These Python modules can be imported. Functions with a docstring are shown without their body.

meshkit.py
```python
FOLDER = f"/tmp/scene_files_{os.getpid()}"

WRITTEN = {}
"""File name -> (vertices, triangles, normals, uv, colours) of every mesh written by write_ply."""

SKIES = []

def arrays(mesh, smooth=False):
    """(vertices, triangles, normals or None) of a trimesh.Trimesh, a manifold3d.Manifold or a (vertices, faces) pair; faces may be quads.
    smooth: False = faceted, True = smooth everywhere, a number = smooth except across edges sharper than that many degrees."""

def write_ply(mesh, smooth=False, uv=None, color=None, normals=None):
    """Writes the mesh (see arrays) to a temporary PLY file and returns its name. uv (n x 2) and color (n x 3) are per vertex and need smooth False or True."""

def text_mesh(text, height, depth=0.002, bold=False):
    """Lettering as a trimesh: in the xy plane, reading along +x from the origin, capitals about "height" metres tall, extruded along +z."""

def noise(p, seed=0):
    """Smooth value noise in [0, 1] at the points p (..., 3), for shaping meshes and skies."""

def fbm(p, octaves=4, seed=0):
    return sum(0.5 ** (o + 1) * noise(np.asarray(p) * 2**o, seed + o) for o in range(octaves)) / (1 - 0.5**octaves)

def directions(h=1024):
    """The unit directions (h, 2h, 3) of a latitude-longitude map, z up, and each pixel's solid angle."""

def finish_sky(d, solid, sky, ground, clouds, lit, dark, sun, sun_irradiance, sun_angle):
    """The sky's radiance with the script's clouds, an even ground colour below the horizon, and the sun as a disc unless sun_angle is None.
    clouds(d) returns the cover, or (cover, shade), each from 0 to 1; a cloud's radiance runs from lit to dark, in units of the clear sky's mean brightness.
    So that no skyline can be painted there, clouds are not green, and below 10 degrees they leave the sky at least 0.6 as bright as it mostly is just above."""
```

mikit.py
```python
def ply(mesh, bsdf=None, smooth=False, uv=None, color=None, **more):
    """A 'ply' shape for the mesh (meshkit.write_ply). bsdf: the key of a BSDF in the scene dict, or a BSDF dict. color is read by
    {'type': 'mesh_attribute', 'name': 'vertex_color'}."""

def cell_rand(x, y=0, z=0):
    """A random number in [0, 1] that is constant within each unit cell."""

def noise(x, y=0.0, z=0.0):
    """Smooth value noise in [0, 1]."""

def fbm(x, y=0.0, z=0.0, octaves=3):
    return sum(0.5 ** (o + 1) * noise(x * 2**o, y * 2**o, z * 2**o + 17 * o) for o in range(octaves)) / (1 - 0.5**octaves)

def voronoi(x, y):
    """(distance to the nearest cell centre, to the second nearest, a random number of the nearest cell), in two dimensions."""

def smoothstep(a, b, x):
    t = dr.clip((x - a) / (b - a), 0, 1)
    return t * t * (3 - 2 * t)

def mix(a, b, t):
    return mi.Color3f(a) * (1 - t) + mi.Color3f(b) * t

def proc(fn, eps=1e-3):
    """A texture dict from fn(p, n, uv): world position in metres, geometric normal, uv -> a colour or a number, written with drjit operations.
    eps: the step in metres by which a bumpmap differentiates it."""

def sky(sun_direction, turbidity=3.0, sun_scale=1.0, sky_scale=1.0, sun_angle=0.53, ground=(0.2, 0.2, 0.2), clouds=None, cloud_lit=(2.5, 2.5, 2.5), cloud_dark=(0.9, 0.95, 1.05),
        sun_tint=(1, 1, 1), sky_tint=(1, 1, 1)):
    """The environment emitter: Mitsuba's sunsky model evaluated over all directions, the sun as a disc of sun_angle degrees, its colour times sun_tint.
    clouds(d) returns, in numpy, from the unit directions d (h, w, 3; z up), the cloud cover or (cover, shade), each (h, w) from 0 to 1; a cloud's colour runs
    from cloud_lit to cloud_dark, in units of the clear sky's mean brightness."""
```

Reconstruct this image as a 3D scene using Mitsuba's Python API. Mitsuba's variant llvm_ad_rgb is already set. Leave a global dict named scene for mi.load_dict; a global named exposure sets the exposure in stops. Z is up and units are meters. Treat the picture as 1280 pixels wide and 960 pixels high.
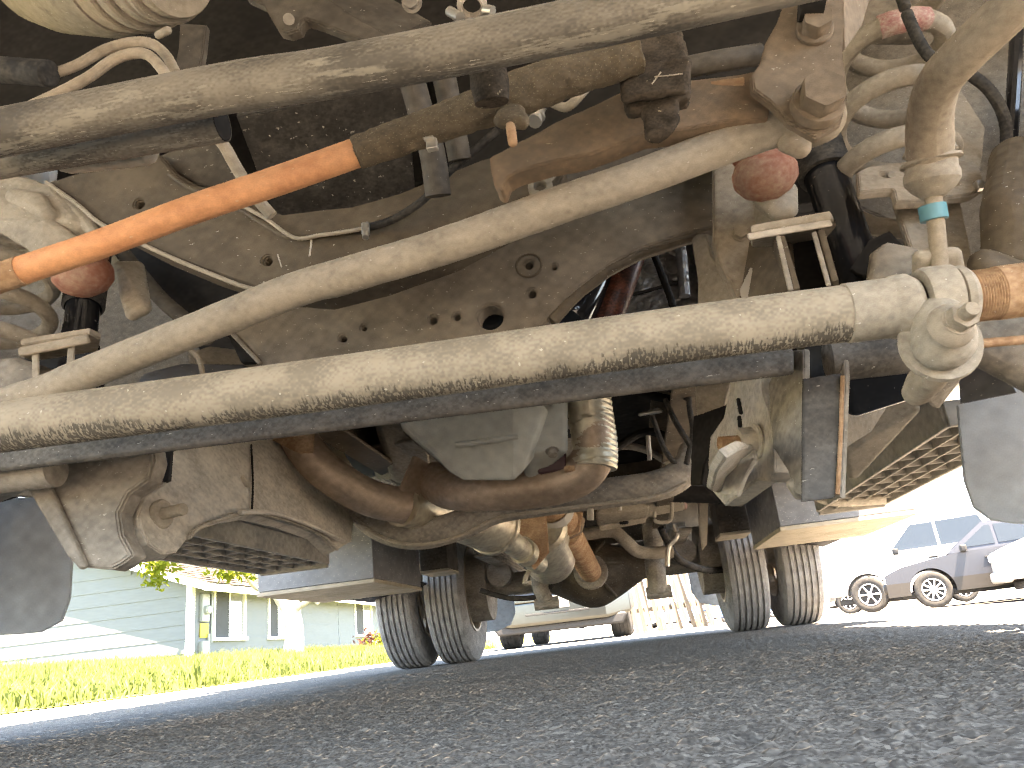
import math, random
import numpy as np, trimesh, manifold3d as m3, shapely.geometry as sg
import shapely.ops, shapely.affinity
import drjit as dr
import mitsuba as mi
import mikit, meshkit
from mikit import noise, fbm, voronoi, smoothstep, mix, proc
T = mi.ScalarTransform4f
random.seed(7); RNG = np.random.default_rng(7)

# ------------------------------------------------------------------ camera, sky, exposure
# +Y runs towards the rear of the truck, X to the right, z up; the phone lies on the asphalt under the front bumper
YAW, PITCH, ROLL, EYE = 0.120, 0.324, 0.114, np.array([0, 0, 0.07])
fw = np.array([-math.sin(YAW) * math.cos(PITCH), math.cos(YAW) * math.cos(PITCH), math.sin(PITCH)])
rt = np.array([math.cos(YAW), math.sin(YAW), 0.0]); up0 = np.cross(rt, fw)
upv = math.cos(ROLL) * up0 + math.sin(ROLL) * rt
exposure = 5.65
scene, labels = {'type': 'scene'}, {}
scene['camera'] = {'type': 'perspective', 'fov': math.degrees(2 * math.atan(640 / 960)), 'fov_axis': 'x', 'near_clip': 0.01, 'far_clip': 3000,
                   'to_world': T().look_at(origin=EYE.tolist(), target=(EYE + fw).tolist(), up=upv.tolist())}
SUN = (0.33, -0.27, 1.0)
scene['sky'] = mikit.sky(SUN, turbidity=3, sky_tint=(1.34, 1.01, 0.76), sun_tint=(1.06, 0.99, 0.92))

# ------------------------------------------------------------------ materials
def bsdf(key, base, rough=0.7, metallic=0.0, bump=None, bump_eps=4e-4, scale=1.0, spec=0.5, **kw):
    d = {'type': 'principled', 'base_color': base if isinstance(base, dict) else {'type': 'rgb', 'value': list(base)},
         'roughness': rough, 'metallic': metallic, 'specular': spec, **kw}
    if bump is not None:
        d = {'type': 'bumpmap', 'arbitrary': proc(bump, bump_eps), 'scale': scale, 'bsdf': d}
    scene[key] = {'type': 'twosided', 'bsdf': d}
    return key

def dusty(dark, dust, cover, s, speck=0.0, specks=(0.62, 0.58, 0.5), soft=0.34, vary=0.35):
    """road dust lying in soft patches on a darker part, with fine grain, pale chips and splashes"""
    def fn(p, n, uv):
        a = fbm(p.x * s, p.y * s, p.z * s, 3)
        b = fbm(p.x * s * 6.3 + 7, p.y * s * 6.3, p.z * s * 6.3, 2)
        g = noise(p.x * 1100, p.y * 1100, p.z * 1100)
        m = smoothstep(-soft, soft, a * 0.65 + b * 0.35 - 0.5 + (cover - 0.5))
        col = mix(dark, dust, m) * (1 - vary * 0.5 + vary * (b * 0.5 + g * 0.5))
        if speck > 0:
            q = noise(p.x * 170 + 11, p.y * 170, p.z * 360) * 0.65 + 0.35 * noise(p.x * 610, p.y * 610, p.z * 610)
            col = mix(col, specks, smoothstep(0.86 - speck, 0.92 - speck, q) * 0.6)
        return col
    return fn

def grit(f1=900.0, f2=260.0, a1=0.00022, a2=0.0004):
    def fn(p, n, uv):
        return noise(p.x * f1, p.y * f1, p.z * f1) * a1 + noise(p.x * f2 + 5, p.y * f2, p.z * f2) * a2
    return fn

G1, G2 = grit(), grit(420, 110, 0.0005, 0.0009)
bsdf('dusty_steel', proc(dusty((0.206, 0.182, 0.144), (0.359, 0.315, 0.248), 0.62, 28, 0.05)), 0.75, bump=G1, spec=0.3)
bsdf('dusty_dark', proc(dusty((0.170, 0.153, 0.129), (0.362, 0.323, 0.265), 0.50, 22, 0.05)), 0.7, bump=G1, spec=0.3)
bsdf('frame_brown', proc(dusty((0.083, 0.066, 0.046), (0.143, 0.115, 0.079), 0.45, 16, 0.06)), 0.62, bump=G1, spec=0.35)
bsdf('frame_dark', proc(dusty((0.055, 0.047, 0.038), (0.130, 0.112, 0.088), 0.5, 18, 0.03)), 0.65, bump=G1, spec=0.3)
bsdf('cross_member_brown', proc(dusty((0.137, 0.115, 0.088), (0.247, 0.209, 0.159), 0.5, 14, 0.02)), 0.6, bump=G1, spec=0.35)  # the brown of the perforated cross member alone
bsdf('grey_dust', proc(dusty((0.315, 0.284, 0.234), (0.529, 0.478, 0.396), 0.55, 24, 0.03)), 0.8, bump=G1, spec=0.25)
bsdf('tan_dust', proc(dusty((0.223, 0.188, 0.142), (0.358, 0.304, 0.232), 0.6, 30, 0.03)), 0.85, bump=G1, spec=0.2)
bsdf('scuffed_black', proc(dusty((0.042, 0.039, 0.035), (0.128, 0.117, 0.101), 0.36, 40, 0.08)), 0.5, bump=G1, spec=0.45)
bsdf('axle_black', proc(dusty((0.076, 0.070, 0.060), (0.202, 0.184, 0.157), 0.5, 40, 0.05)), 0.6, bump=G1, spec=0.3)
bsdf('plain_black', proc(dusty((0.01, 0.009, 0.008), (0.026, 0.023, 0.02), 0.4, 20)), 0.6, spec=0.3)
bsdf('gloss_black', proc(dusty((0.008, 0.009, 0.012), (0.022, 0.022, 0.022), 0.22, 40, 0.03)), 0.1, spec=0.6)
bsdf('cast_tan', proc(dusty((0.14, 0.11, 0.078), (0.235, 0.185, 0.132), 0.5, 26, 0.03)), 0.8, bump=G1, spec=0.25)
bsdf('rubber', proc(dusty((0.025, 0.024, 0.023), (0.10, 0.09, 0.075), 0.4, 50)), 0.8, bump=G1, spec=0.3)
bsdf('orange_paint', proc(dusty((0.481, 0.201, 0.089), (0.620, 0.317, 0.153), 0.62, 24, 0.03, (0.6, 0.45, 0.3))), 0.55, bump=grit(700, 160, 0.0001, 0.0002), spec=0.35)
bsdf('orange_rubber', proc(dusty((0.300, 0.120, 0.078), (0.427, 0.300, 0.217), 0.45, 34)), 0.8, bump=G1, spec=0.2)
bsdf('rust', proc(dusty((0.260, 0.150, 0.078), (0.468, 0.325, 0.202), 0.45, 34, 0.04)), 0.85, bump=G1, spec=0.2)
bsdf('cast_rusty', proc(dusty((0.156, 0.121, 0.086), (0.280, 0.195, 0.121), 0.42, 26, 0.05, (0.5, 0.42, 0.28))), 0.75, bump=G2, spec=0.3)
bsdf('mud', proc(dusty((0.03, 0.025, 0.019), (0.088, 0.07, 0.052), 0.5, 90, 0.06, (0.32, 0.27, 0.18))), 0.95, bump=grit(1500, 500, 0.0004, 0.0006), spec=0.1)
bsdf('exhaust_bronze', proc(dusty((0.3, 0.222, 0.158), (0.47, 0.365, 0.27), 0.5, 14, 0.02)), 0.5, metallic=0.45, bump=grit(400, 90, 0.0001, 0.0002))
bsdf('exhaust_silver', proc(dusty((0.370, 0.304, 0.218), (0.620, 0.581, 0.449), 0.55, 12)), 0.4, metallic=0.7, bump=grit(300, 60, 0.0001, 0.0003))
bsdf('pan_grey', proc(dusty((0.32, 0.31, 0.265), (0.42, 0.41, 0.355), 0.55, 9)), 0.6, bump=grit(300, 60, 0.0002, 0.0003), spec=0.3)
bsdf('bright_metal', (0.55, 0.52, 0.46), 0.35, metallic=0.8)
bsdf('pale_metal', proc(dusty((0.40, 0.35, 0.28), (0.52, 0.48, 0.42), 0.5, 40)), 0.5, metallic=0.2)
bsdf('blue_tape', (0.11, 0.27, 0.33), 0.5)
bsdf('pink_tag', proc(dusty((0.33, 0.13, 0.12), (0.48, 0.42, 0.35), 0.5, 60)), 0.7)
bsdf('white_label', (0.42, 0.39, 0.34), 0.6)
bsdf('liner', proc(dusty((0.199, 0.185, 0.160), (0.314, 0.288, 0.247), 0.5, 120, 0.08)), 0.9, bump=G2, spec=0.2)
bsdf('flap_rubber', proc(dusty((0.326, 0.347, 0.365), (0.440, 0.469, 0.487), 0.5, 7, 0.05)), 0.7, bump=G1, spec=0.35)
bsdf('step_plastic', proc(dusty((0.204, 0.196, 0.180), (0.360, 0.336, 0.288), 0.5, 12, 0.03)), 0.7, spec=0.3)
bsdf('box_grey', proc(dusty((0.127, 0.129, 0.136), (0.201, 0.202, 0.205), 0.45, 8, 0.07)), 0.45, bump=G1, spec=0.5)
bsdf('box_bounce', proc(dusty((0.27, 0.225, 0.155), (0.42, 0.37, 0.28), 0.6, 6)), 0.7)  # warm pale tone standing for light bounced off sunlit ground
bsdf('tyre', proc(dusty((0.170, 0.166, 0.163), (0.330, 0.318, 0.301), 0.5, 30, 0.03)), 0.85, bump=grit(300, 90, 0.0003, 0.0005), spec=0.25)
bsdf('rim_steel', proc(dusty((0.22, 0.19, 0.15), (0.42, 0.36, 0.28), 0.5, 14)), 0.5, metallic=0.3)
bsdf('foil', proc(dusty((0.18, 0.18, 0.185), (0.34, 0.34, 0.335), 0.5, 30)), 0.35, metallic=0.7, bump=grit(160, 40, 0.003, 0.006))

def tie_rod_color(p, n, uv):
    """tan dust; grass and ruts have brushed the lowest side back to dark steel, in ragged streaks round the rod"""
    u, ang = uv.x, (uv.y - dr.floor(uv.y + 0.5)) * 360
    d = fbm(p.x * 30, p.y * 30, p.z * 30, 3)
    fine = noise(p.x * 400, p.y * 400, p.z * 400)
    col = mix((0.215, 0.185, 0.14), (0.34, 0.293, 0.222), smoothstep(0.3, 0.7, d * 0.7 + fine * 0.3))
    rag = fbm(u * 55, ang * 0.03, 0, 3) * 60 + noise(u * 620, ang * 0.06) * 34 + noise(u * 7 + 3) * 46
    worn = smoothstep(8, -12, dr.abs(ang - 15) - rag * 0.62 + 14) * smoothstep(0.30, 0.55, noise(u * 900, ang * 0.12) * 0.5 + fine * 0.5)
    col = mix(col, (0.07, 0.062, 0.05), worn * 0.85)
    return mix(col, (0.6, 0.56, 0.46), smoothstep(0.91, 0.95, noise(p.x * 230, p.y * 230, p.z * 230)) * 0.6)
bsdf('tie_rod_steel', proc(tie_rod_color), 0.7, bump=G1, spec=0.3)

def top_bar_color(p, n, uv):
    """black paint with chalky scraped streaks and splashes along the underside"""
    u, ang = uv.x, (uv.y - dr.floor(uv.y + 0.5)) * 360
    a = fbm(p.x * 16, p.y * 24, p.z * 24, 3)
    b = noise(p.x * 500, p.y * 700, p.z * 700)
    col = mix((0.08, 0.071, 0.058), (0.195, 0.173, 0.138), smoothstep(0.3, 0.72, a * 0.8 + b * 0.2))
    low = dr.exp(-dr.square((ang - 14) / 26)); mid = dr.exp(-dr.square((ang - 62) / 16))
    chalk = fbm(u * 30, ang * 0.05 + 4, 2, 4) * 0.7 + noise(u * 150, ang * 0.3) * 0.18 + b * 0.12
    col = mix(col, (0.25, 0.228, 0.183), smoothstep(0.50, 0.70, chalk + 0.17 * low + 0.08 * mid - 0.10) * 0.8)
    return mix(col, (0.44, 0.40, 0.33), smoothstep(0.86, 0.92, noise(u * 140, ang * 0.35, 4) * (0.8 + 0.2 * low)) * 0.7)
bsdf('bar_scraped', proc(top_bar_color), 0.6, bump=G2, spec=0.4)

def boot_color(p, n, uv):
    a = fbm(p.x * 90, p.y * 90, p.z * 90, 2); b = noise(p.x * 500, p.y * 500, p.z * 500)
    col = mix((0.06, 0.047, 0.031), (0.165, 0.128, 0.082), a * 0.6 + b * 0.4)
    return mix(col, (0.27, 0.225, 0.15), smoothstep(0.76, 0.9, noise(p.x * 1000, p.y * 1000, p.z * 1000)) * 0.6)
bsdf('greasy_boot', proc(boot_color), 0.85, bump=grit(1300, 500, 0.0006, 0.0009), spec=0.3)

# ------------------------------------------------------------------ mesh helpers
def V(*a): return np.array(a, float)
def unit(v): v = np.asarray(v, float); return v / np.linalg.norm(v)
def cat(*m): return trimesh.util.concatenate([as_tm(x) for x in m])
def as_tm(m):
    if hasattr(m, 'to_mesh'):
        q = m.to_mesh(); return trimesh.Trimesh(q.vert_properties[:, :3], q.tri_verts, process=False)
    return m
def spline(pts, k=6):
    p = np.asarray(pts, float)
    if len(p) < 3: return np.linspace(p[0], p[-1], max(2, k))
    q = np.vstack([2 * p[0] - p[1], p, 2 * p[-1] - p[-2]]); out = []
    for i in range(1, len(q) - 2):
        a, b, c, d = q[i - 1:i + 3]
        for t in np.arange(k) / k:
            out.append(0.5 * (2 * b + (c - a) * t + (2 * a - 5 * b + 4 * c - d) * t * t + (3 * b - a - 3 * c + d) * t ** 3))
    return np.vstack([out, p[-1:]])
def tube(pts, r, n=20, k=6, caps=True, uv=False, squash=(1, 1)):
    """swept round bar; r one radius or one per control point. uv = (metres along, turn from straight down towards the front)"""
    pts = np.asarray(pts, float); p = spline(pts, k)
    rr = np.full(len(pts), r, float) if np.ndim(r) == 0 else np.asarray(r, float)
    rs = np.interp(np.linspace(0, 1, len(p)), np.linspace(0, 1, len(pts)), rr)
    t = np.gradient(p, axis=0); t /= np.linalg.norm(t, axis=1, keepdims=True)
    ref = V(0, 0, -1) if abs(t[len(t) // 2][2]) < 0.85 else V(0, -1, 0)
    a = ref - (t @ ref)[:, None] * t; a /= np.linalg.norm(a, axis=1, keepdims=True)
    b = np.cross(a, t); fr = V(0, -1, 0.01)
    if (b @ fr).mean() < 0: b = -b
    flip = np.linalg.det(np.stack([a[0], b[0], t[0]])) < 0
    w = np.arange(n + 1) / n
    ca, sa = np.cos(2 * np.pi * w) * squash[0], np.sin(2 * np.pi * w) * squash[1]
    v = (p[:, None] + rs[:, None, None] * (ca[None, :, None] * a[:, None] + sa[None, :, None] * b[:, None])).reshape(-1, 3)
    i, j = np.meshgrid(np.arange(len(p) - 1), np.arange(n), indexing='ij'); s = n + 1
    q = np.stack([i * s + j, i * s + j + 1, (i + 1) * s + j + 1, (i + 1) * s + j], -1).reshape(-1, 4)
    f = np.vstack([q[:, [0, 1, 2]], q[:, [0, 2, 3]]])
    L = np.concatenate([[0], np.cumsum(np.linalg.norm(np.diff(p, axis=0), axis=1))])
    U = np.stack([np.repeat(L, s), np.tile(w, len(p))], -1)
    if caps:
        for e, idx in ((0, 0), (1, (len(p) - 1) * s)):
            base = len(v); ring = v[idx:idx + n]
            v = np.vstack([v, ring, p[-1 if e else 0][None]]); U = np.vstack([U, U[idx:idx + n], U[idx:idx + 1]])
            m = np.arange(n); cf = np.stack([base + m, base + (m + 1) % n, np.full(n, base + n)], -1)
            f = np.vstack([f, cf if e else cf[:, ::-1]])
    if flip: f = f[:, ::-1]
    m = trimesh.Trimesh(v, f, process=False)
    return (m, U) if uv else m
def frame(axis):
    z = unit(axis); x = np.cross(V(0, 0, 1) if abs(z[2]) < 0.9 else V(1, 0, 0), z); x = unit(x)
    return np.stack([x, np.cross(z, x), z], 1)
def lathe(prof, p0, axis, n=32):
    """prof: (radius, distance along the axis) pairs, closed at the axis if it starts or ends there"""
    m = trimesh.creation.revolve(np.array(prof, float), sections=n)
    M = np.eye(4); M[:3, :3] = frame(axis); M[:3, 3] = p0
    m.apply_transform(M); return m
def rod(p, q, r, n=16): return lathe([(0, 0), (r, 0), (r, np.linalg.norm(np.subtract(q, p))), (0, np.linalg.norm(np.subtract(q, p)))], p, np.subtract(q, p), n)
def hexbolt(p, axis, r, h, washer=1.35, wh=None, stub=0.0):
    wh = wh or r * 0.22; ax = unit(axis); out = []
    out.append(lathe([(0, 0), (r * washer, 0), (r * washer, wh * 0.8), (r * washer * 0.95, wh), (0, wh)], p, ax, 24))
    hx = m3.Manifold.cylinder(h, r, r, 6).translate((0, 0, wh)) ^ m3.Manifold.cylinder(h, r * 1.42, r * 0.96, 24).translate((0, 0, wh))
    t = as_tm(hx); M = np.eye(4); M[:3, :3] = frame(ax) @ trimesh.transformations.rotation_matrix(0.35, [0, 0, 1])[:3, :3]; M[:3, 3] = p; t.apply_transform(M); out.append(t)
    if stub: out.append(rod(np.asarray(p) + ax * (wh + h), np.asarray(p) + ax * (wh + h + stub), r * 0.55))
    return cat(*out)
BALL = {}
def ball(c, r, n=12):
    return m3.Manifold.sphere(r, n).translate(tuple(map(float, c)))
def hull(pts, r, n=12):
    """rounded convex block: hull of small spheres at the points"""
    return m3.Manifold.batch_hull([ball(p, r, n) for p in np.asarray(pts, float)])
def box(c, size, r=0.004, R=None):
    c, h = np.asarray(c, float), np.asarray(size, float) / 2 - r
    pts = np.array([[x, y, z] for x in (-1, 1) for y in (-1, 1) for z in (-1, 1)]) * h
    if R is not None: pts = pts @ np.asarray(R).T
    return hull(pts + c, r, 8)
def span(x0, x1, y0, y1, z0, z1, r=0.003): return box(((x0 + x1) / 2, (y0 + y1) / 2, (z0 + z1) / 2), (x1 - x0, y1 - y0, z1 - z0), r)
def plate(pts, thick, holes=(), away=(0, 1, 0.3), bevel=0.0015, round_=0.0):
    """sheet or forging: the outline pts on its near face, extruded away; holes = (centre, radius). Edges are eased."""
    P = np.asarray(pts, float); c = P.mean(0); n = np.linalg.svd(P - c)[2][2]
    if n @ np.asarray(away, float) < 0: n = -n
    x = unit(np.cross(V(0, 0, 1) if abs(n[2]) < 0.9 else V(1, 0, 0), n)); y = np.cross(n, x)
    to2 = lambda q: np.stack([(np.asarray(q) - c) @ x, (np.asarray(q) - c) @ y], -1)
    pg = sg.Polygon(to2(P)).buffer(0)
    if round_: pg = pg.buffer(-round_).buffer(2 * round_).buffer(-round_)
    for hc, hr in holes: pg = pg.difference(sg.Point(*to2(hc)).buffer(hr, 12))
    if bevel:
        lay = []
        for s, g in ((1.0, 0.0), (0.45, 0.3), (0.0, 1.0)):
            e = pg.buffer(-bevel * s, join_style=2)
            for gg in getattr(e, 'geoms', [e]):
                if gg.is_empty or gg.area < 1e-8: continue
                m = trimesh.creation.extrude_polygon(gg, thick - 2 * bevel * g, engine='earcut'); m.apply_translation([0, 0, bevel * g]); lay.append(m)
        m = trimesh.util.concatenate(lay)
    else:
        m = trimesh.util.concatenate([trimesh.creation.extrude_polygon(gg, thick, engine='earcut') for gg in getattr(pg, 'geoms', [pg])])
    M = np.eye(4); M[:3, 0], M[:3, 1], M[:3, 2], M[:3, 3] = x, y, n, c
    m.apply_transform(M); return m
def rough_up(m, amp, freq, edge=0.004, seed=0):
    """lumps on a solid: refine, then move the skin along its normals by noise"""
    if isinstance(m, trimesh.Trimesh):
        t = trimesh.Trimesh(m.vertices, m.faces, process=True); t.merge_vertices()
        q = m3.Manifold(m3.Mesh(np.asarray(t.vertices, np.float32), np.asarray(t.faces, np.uint32)))
    else: q = m
    t = as_tm(q.refine_to_length(edge)); t.merge_vertices()
    d = meshkit.fbm(t.vertices * freq, 4, seed) - 0.5
    return trimesh.Trimesh(t.vertices + t.vertex_normals * (d * 2 * amp)[:, None], t.faces, process=False)
def sheet(grid):
    """a sheet from a (rows, cols, 3) grid of points"""
    g = np.asarray(grid, float); a, b = g.shape[:2]; i, j = np.meshgrid(np.arange(a - 1), np.arange(b - 1), indexing='ij')
    q = np.stack([i * b + j, i * b + j + 1, (i + 1) * b + j + 1, (i + 1) * b + j], -1).reshape(-1, 4)
    return trimesh.Trimesh(g.reshape(-1, 3), np.vstack([q[:, [0, 1, 2]], q[:, [0, 2, 3]]]), process=False)

def key_for(name):
    k, i = name, 0
    while k in USED: i += 1; k = f'{name}_{i:03d}'
    USED.add(k); return k
USED = set()
def thing(name, label, category, group=None, kind=None):
    k = key_for(name); labels[k] = {'label': label, 'category': category}
    if group: labels[k]['group'] = group
    if kind: labels[k]['kind'] = kind
    return k
def part(parent, name, mesh, mat, smooth=35, label=None, uv=None, kind=None):
    k = key_for(f'{parent}__{name}')
    scene[k] = mikit.ply(as_tm(mesh), mat, smooth=True if uv is not None else smooth, uv=uv)
    if label or kind:
        labels[k] = {}
        if label: labels[k]['label'] = label
        if kind: labels[k]['kind'] = kind
    return k
def structure(name, mesh, mat, smooth=False, label=None, category=None, kind='structure'):
    k = key_for(name); scene[k] = mikit.ply(as_tm(mesh), mat, smooth=smooth)
    labels[k] = {'kind': kind}
    if label: labels[k]['label'] = label
    if category: labels[k]['category'] = category
    return k
XC = -0.21     # centre line of the truck

# ------------------------------------------------------------------ the truck: shell that shades the place
TR = thing('work_truck', 'large truck seen from below, with orange steering damper, grey tie rod and dual rear wheels', 'truck')
def tp(name, mesh, mat, **k): return part(TR, name, mesh, mat, **k)
scene_paint = bsdf('white_paint', (0.72, 0.72, 0.70), 0.4)
tp('hood', span(XC - 1.08, XC + 1.08, -.15, 1.45, 1.3, 1.5, .05), 'white_paint')
tp('grille', span(XC - 1.0, XC + 1.0, -.2, -.1, .62, 1.35, .02), 'plain_black')
tp('front_bumper', span(XC - 1.0, XC + 1.0, -.36, -.14, .44, .78, .03), 'bright_metal')
tp('cab', cat(span(XC - 1.08, XC + 1.08, 1.45, 3.1, .9, 2.2, .06), span(XC - .93, XC + .93, 1.45, 3.1, .86, .89)), 'white_paint')
tp('cargo_box', span(XC - 1.2, XC + 1.2, 3.15, 6.1, 1.02, 2.6, .03), 'white_paint')
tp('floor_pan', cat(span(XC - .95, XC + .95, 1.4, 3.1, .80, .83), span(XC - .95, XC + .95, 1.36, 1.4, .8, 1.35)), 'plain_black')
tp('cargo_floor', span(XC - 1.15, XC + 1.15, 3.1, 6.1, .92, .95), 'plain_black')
for s in (-1, 1):
    tp('frame_rail', cat(span(XC + s * .43 - .004, XC + s * .43 + .004, 1.25, 6.0, .56, .76), span(XC + s * .43 - (.07 if s > 0 else -.0), XC + s * .43 + (.0 if s > 0 else .07), 1.25, 6.0, .55, .56), span(XC + s * .43 - (.07 if s > 0 else -.0), XC + s * .43 + (.0 if s > 0 else .07), 1.25, 6.0, .755, .765)), 'frame_brown')
    tp('fender', cat(span(XC + s * 1.1 - .03, XC + s * 1.1 + .03, -.1, 1.5, .90, 1.34, .01), span(XC + s * 1.1 - .03, XC + s * 1.1 + .03, 1.38, 3.1, .55, .95, .01)), 'white_paint')
for y in (3.25, 3.9, 5.2): tp('cross_member', span(XC - .43, XC + .43, y, y + .07, .62, .74), 'frame_brown')
for x, y in ((-.30, 3.6), (.12, 3.9), (-.55, 4.2), (.20, 4.9)): tp('floor_joist', span(x - .03, x + .03, 3.1, 6.0, .84, .92), 'plain_black')
tp('engine_block', cat(span(XC - .27, XC + .27, 1.12, 1.55, .56, .85, .02), span(XC - .2, XC + .2, 1.5, 2.0, .55, .8, .04)), 'plain_black')

# ------------------------------------------------------------------ front: bars across the whole width
m, uv = tube(V((-0.4138, 0.4, 0.4479), (-0.3888, 0.4, 0.4476), (-0.2208, 0.4, 0.4456), (-0.1443, 0.4, 0.4404), (-0.0226, 0.4, 0.4383), (0.0752, 0.4, 0.4389), (0.1595, 0.4, 0.4408), (0.3156, 0.42, 0.4613), (0.4509, 0.46, 0.5076)), 0.01635, 40, 10, uv=True)
top = tp('stabilizer_bar', m, 'bar_scraped', uv=uv, label='black stabilizer bar with chalky scrapes')
lo = V((-0.45, 0.445, 0.4637), (-0.4295, 0.445, 0.4644), (-0.3422, 0.445, 0.4612), (-0.2466, 0.445, 0.4576))
m, uv = tube(lo, 0.0142, 32, 8, caps=False, uv=True)
part(top, 'sleeve', m, 'bar_scraped', uv=uv)
part(top, 'sleeve_dark_core', tube(lo * 1.0, 0.01322, 24, 8), 'plain_black')  # capped near-black core paints the shade inside the open sleeve end
part(top, 'bushing', hull(V((-0.392, 0.47, 0.4732), (-0.3261, 0.47, 0.4663)), .011), 'dusty_steel')
# clamp under the bar with its bolt boss
part(top, 'clamp', lathe([(0, 0), (.013, 0), (.015, .02), (.013, .034), (0, .034)], V((-0.0478, 0.47, 0.4899))[0], V((-0.0486, 0.48, 0.4627))[0] - V((-0.0478, 0.47, 0.4899))[0]), 'mud')

# damper
dp = tp('steering_damper', tube(V((-0.5199, 0.53, 0.4123), (-0.4974, 0.53, 0.4166), (-0.408, 0.53, 0.4306), (-0.3202, 0.53, 0.4484), (-0.2408, 0.53, 0.4611), (-0.1646, 0.53, 0.4749)), 0.01232, 36, 8), 'orange_paint', label='orange steering damper tube')
part(dp, 'collar', tube(V((-0.5265, 0.529, 0.4107), (-0.5002, 0.529, 0.4151), (-0.4755, 0.529, 0.419)), 0.01278, 30), 'rust')
boot = tube(V((-0.1724, 0.53, 0.4734), (-0.1343, 0.53, 0.4801), (-0.0922, 0.53, 0.4883), (-0.0573, 0.53, 0.4948), (-0.0295, 0.53, 0.5012), (0.005, 0.53, 0.5076), (0.0354, 0.53, 0.51), (0.0727, 0.53, 0.5156)), [x * 0.00057 for x in (24.5, 26, 27, 30, 33, 31, 26, 26)], 48, 10)
part(dp, 'boot', rough_up(boot, .0018, 130, .0035, 3), 'greasy_boot', smooth=True, label='greasy black boot over the damper rod')
part(dp, 'boot_lug', rough_up(hull(V((-0.046, 0.52, 0.4703), (-0.0307, 0.52, 0.4652), (-0.0375, 0.53, 0.4902)), 0.00688, 16), .001, 160, .003, 5), 'greasy_boot', smooth=True)
part(dp, 'grease_stub', hull(V((-0.0394, 0.51, 0.4552), (-0.0392, 0.51, 0.4401)), 0.00386), 'rust')
part(dp, 'boot_boss', rough_up(rod(*V((-0.0572, 0.54, 0.5428), (-0.0549, 0.53, 0.5056)), 0.01167, 24), .0012, 160, .003, 6), 'greasy_boot', smooth=True)
part(dp, 'clip', cat(box(V((-0.1035, 0.51, 0.4521))[0], (.009, .006, .010), .001), box(V((-0.1046, 0.505, 0.4548))[0], (.008, .004, .002), .0005)), 'bright_metal')

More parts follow.
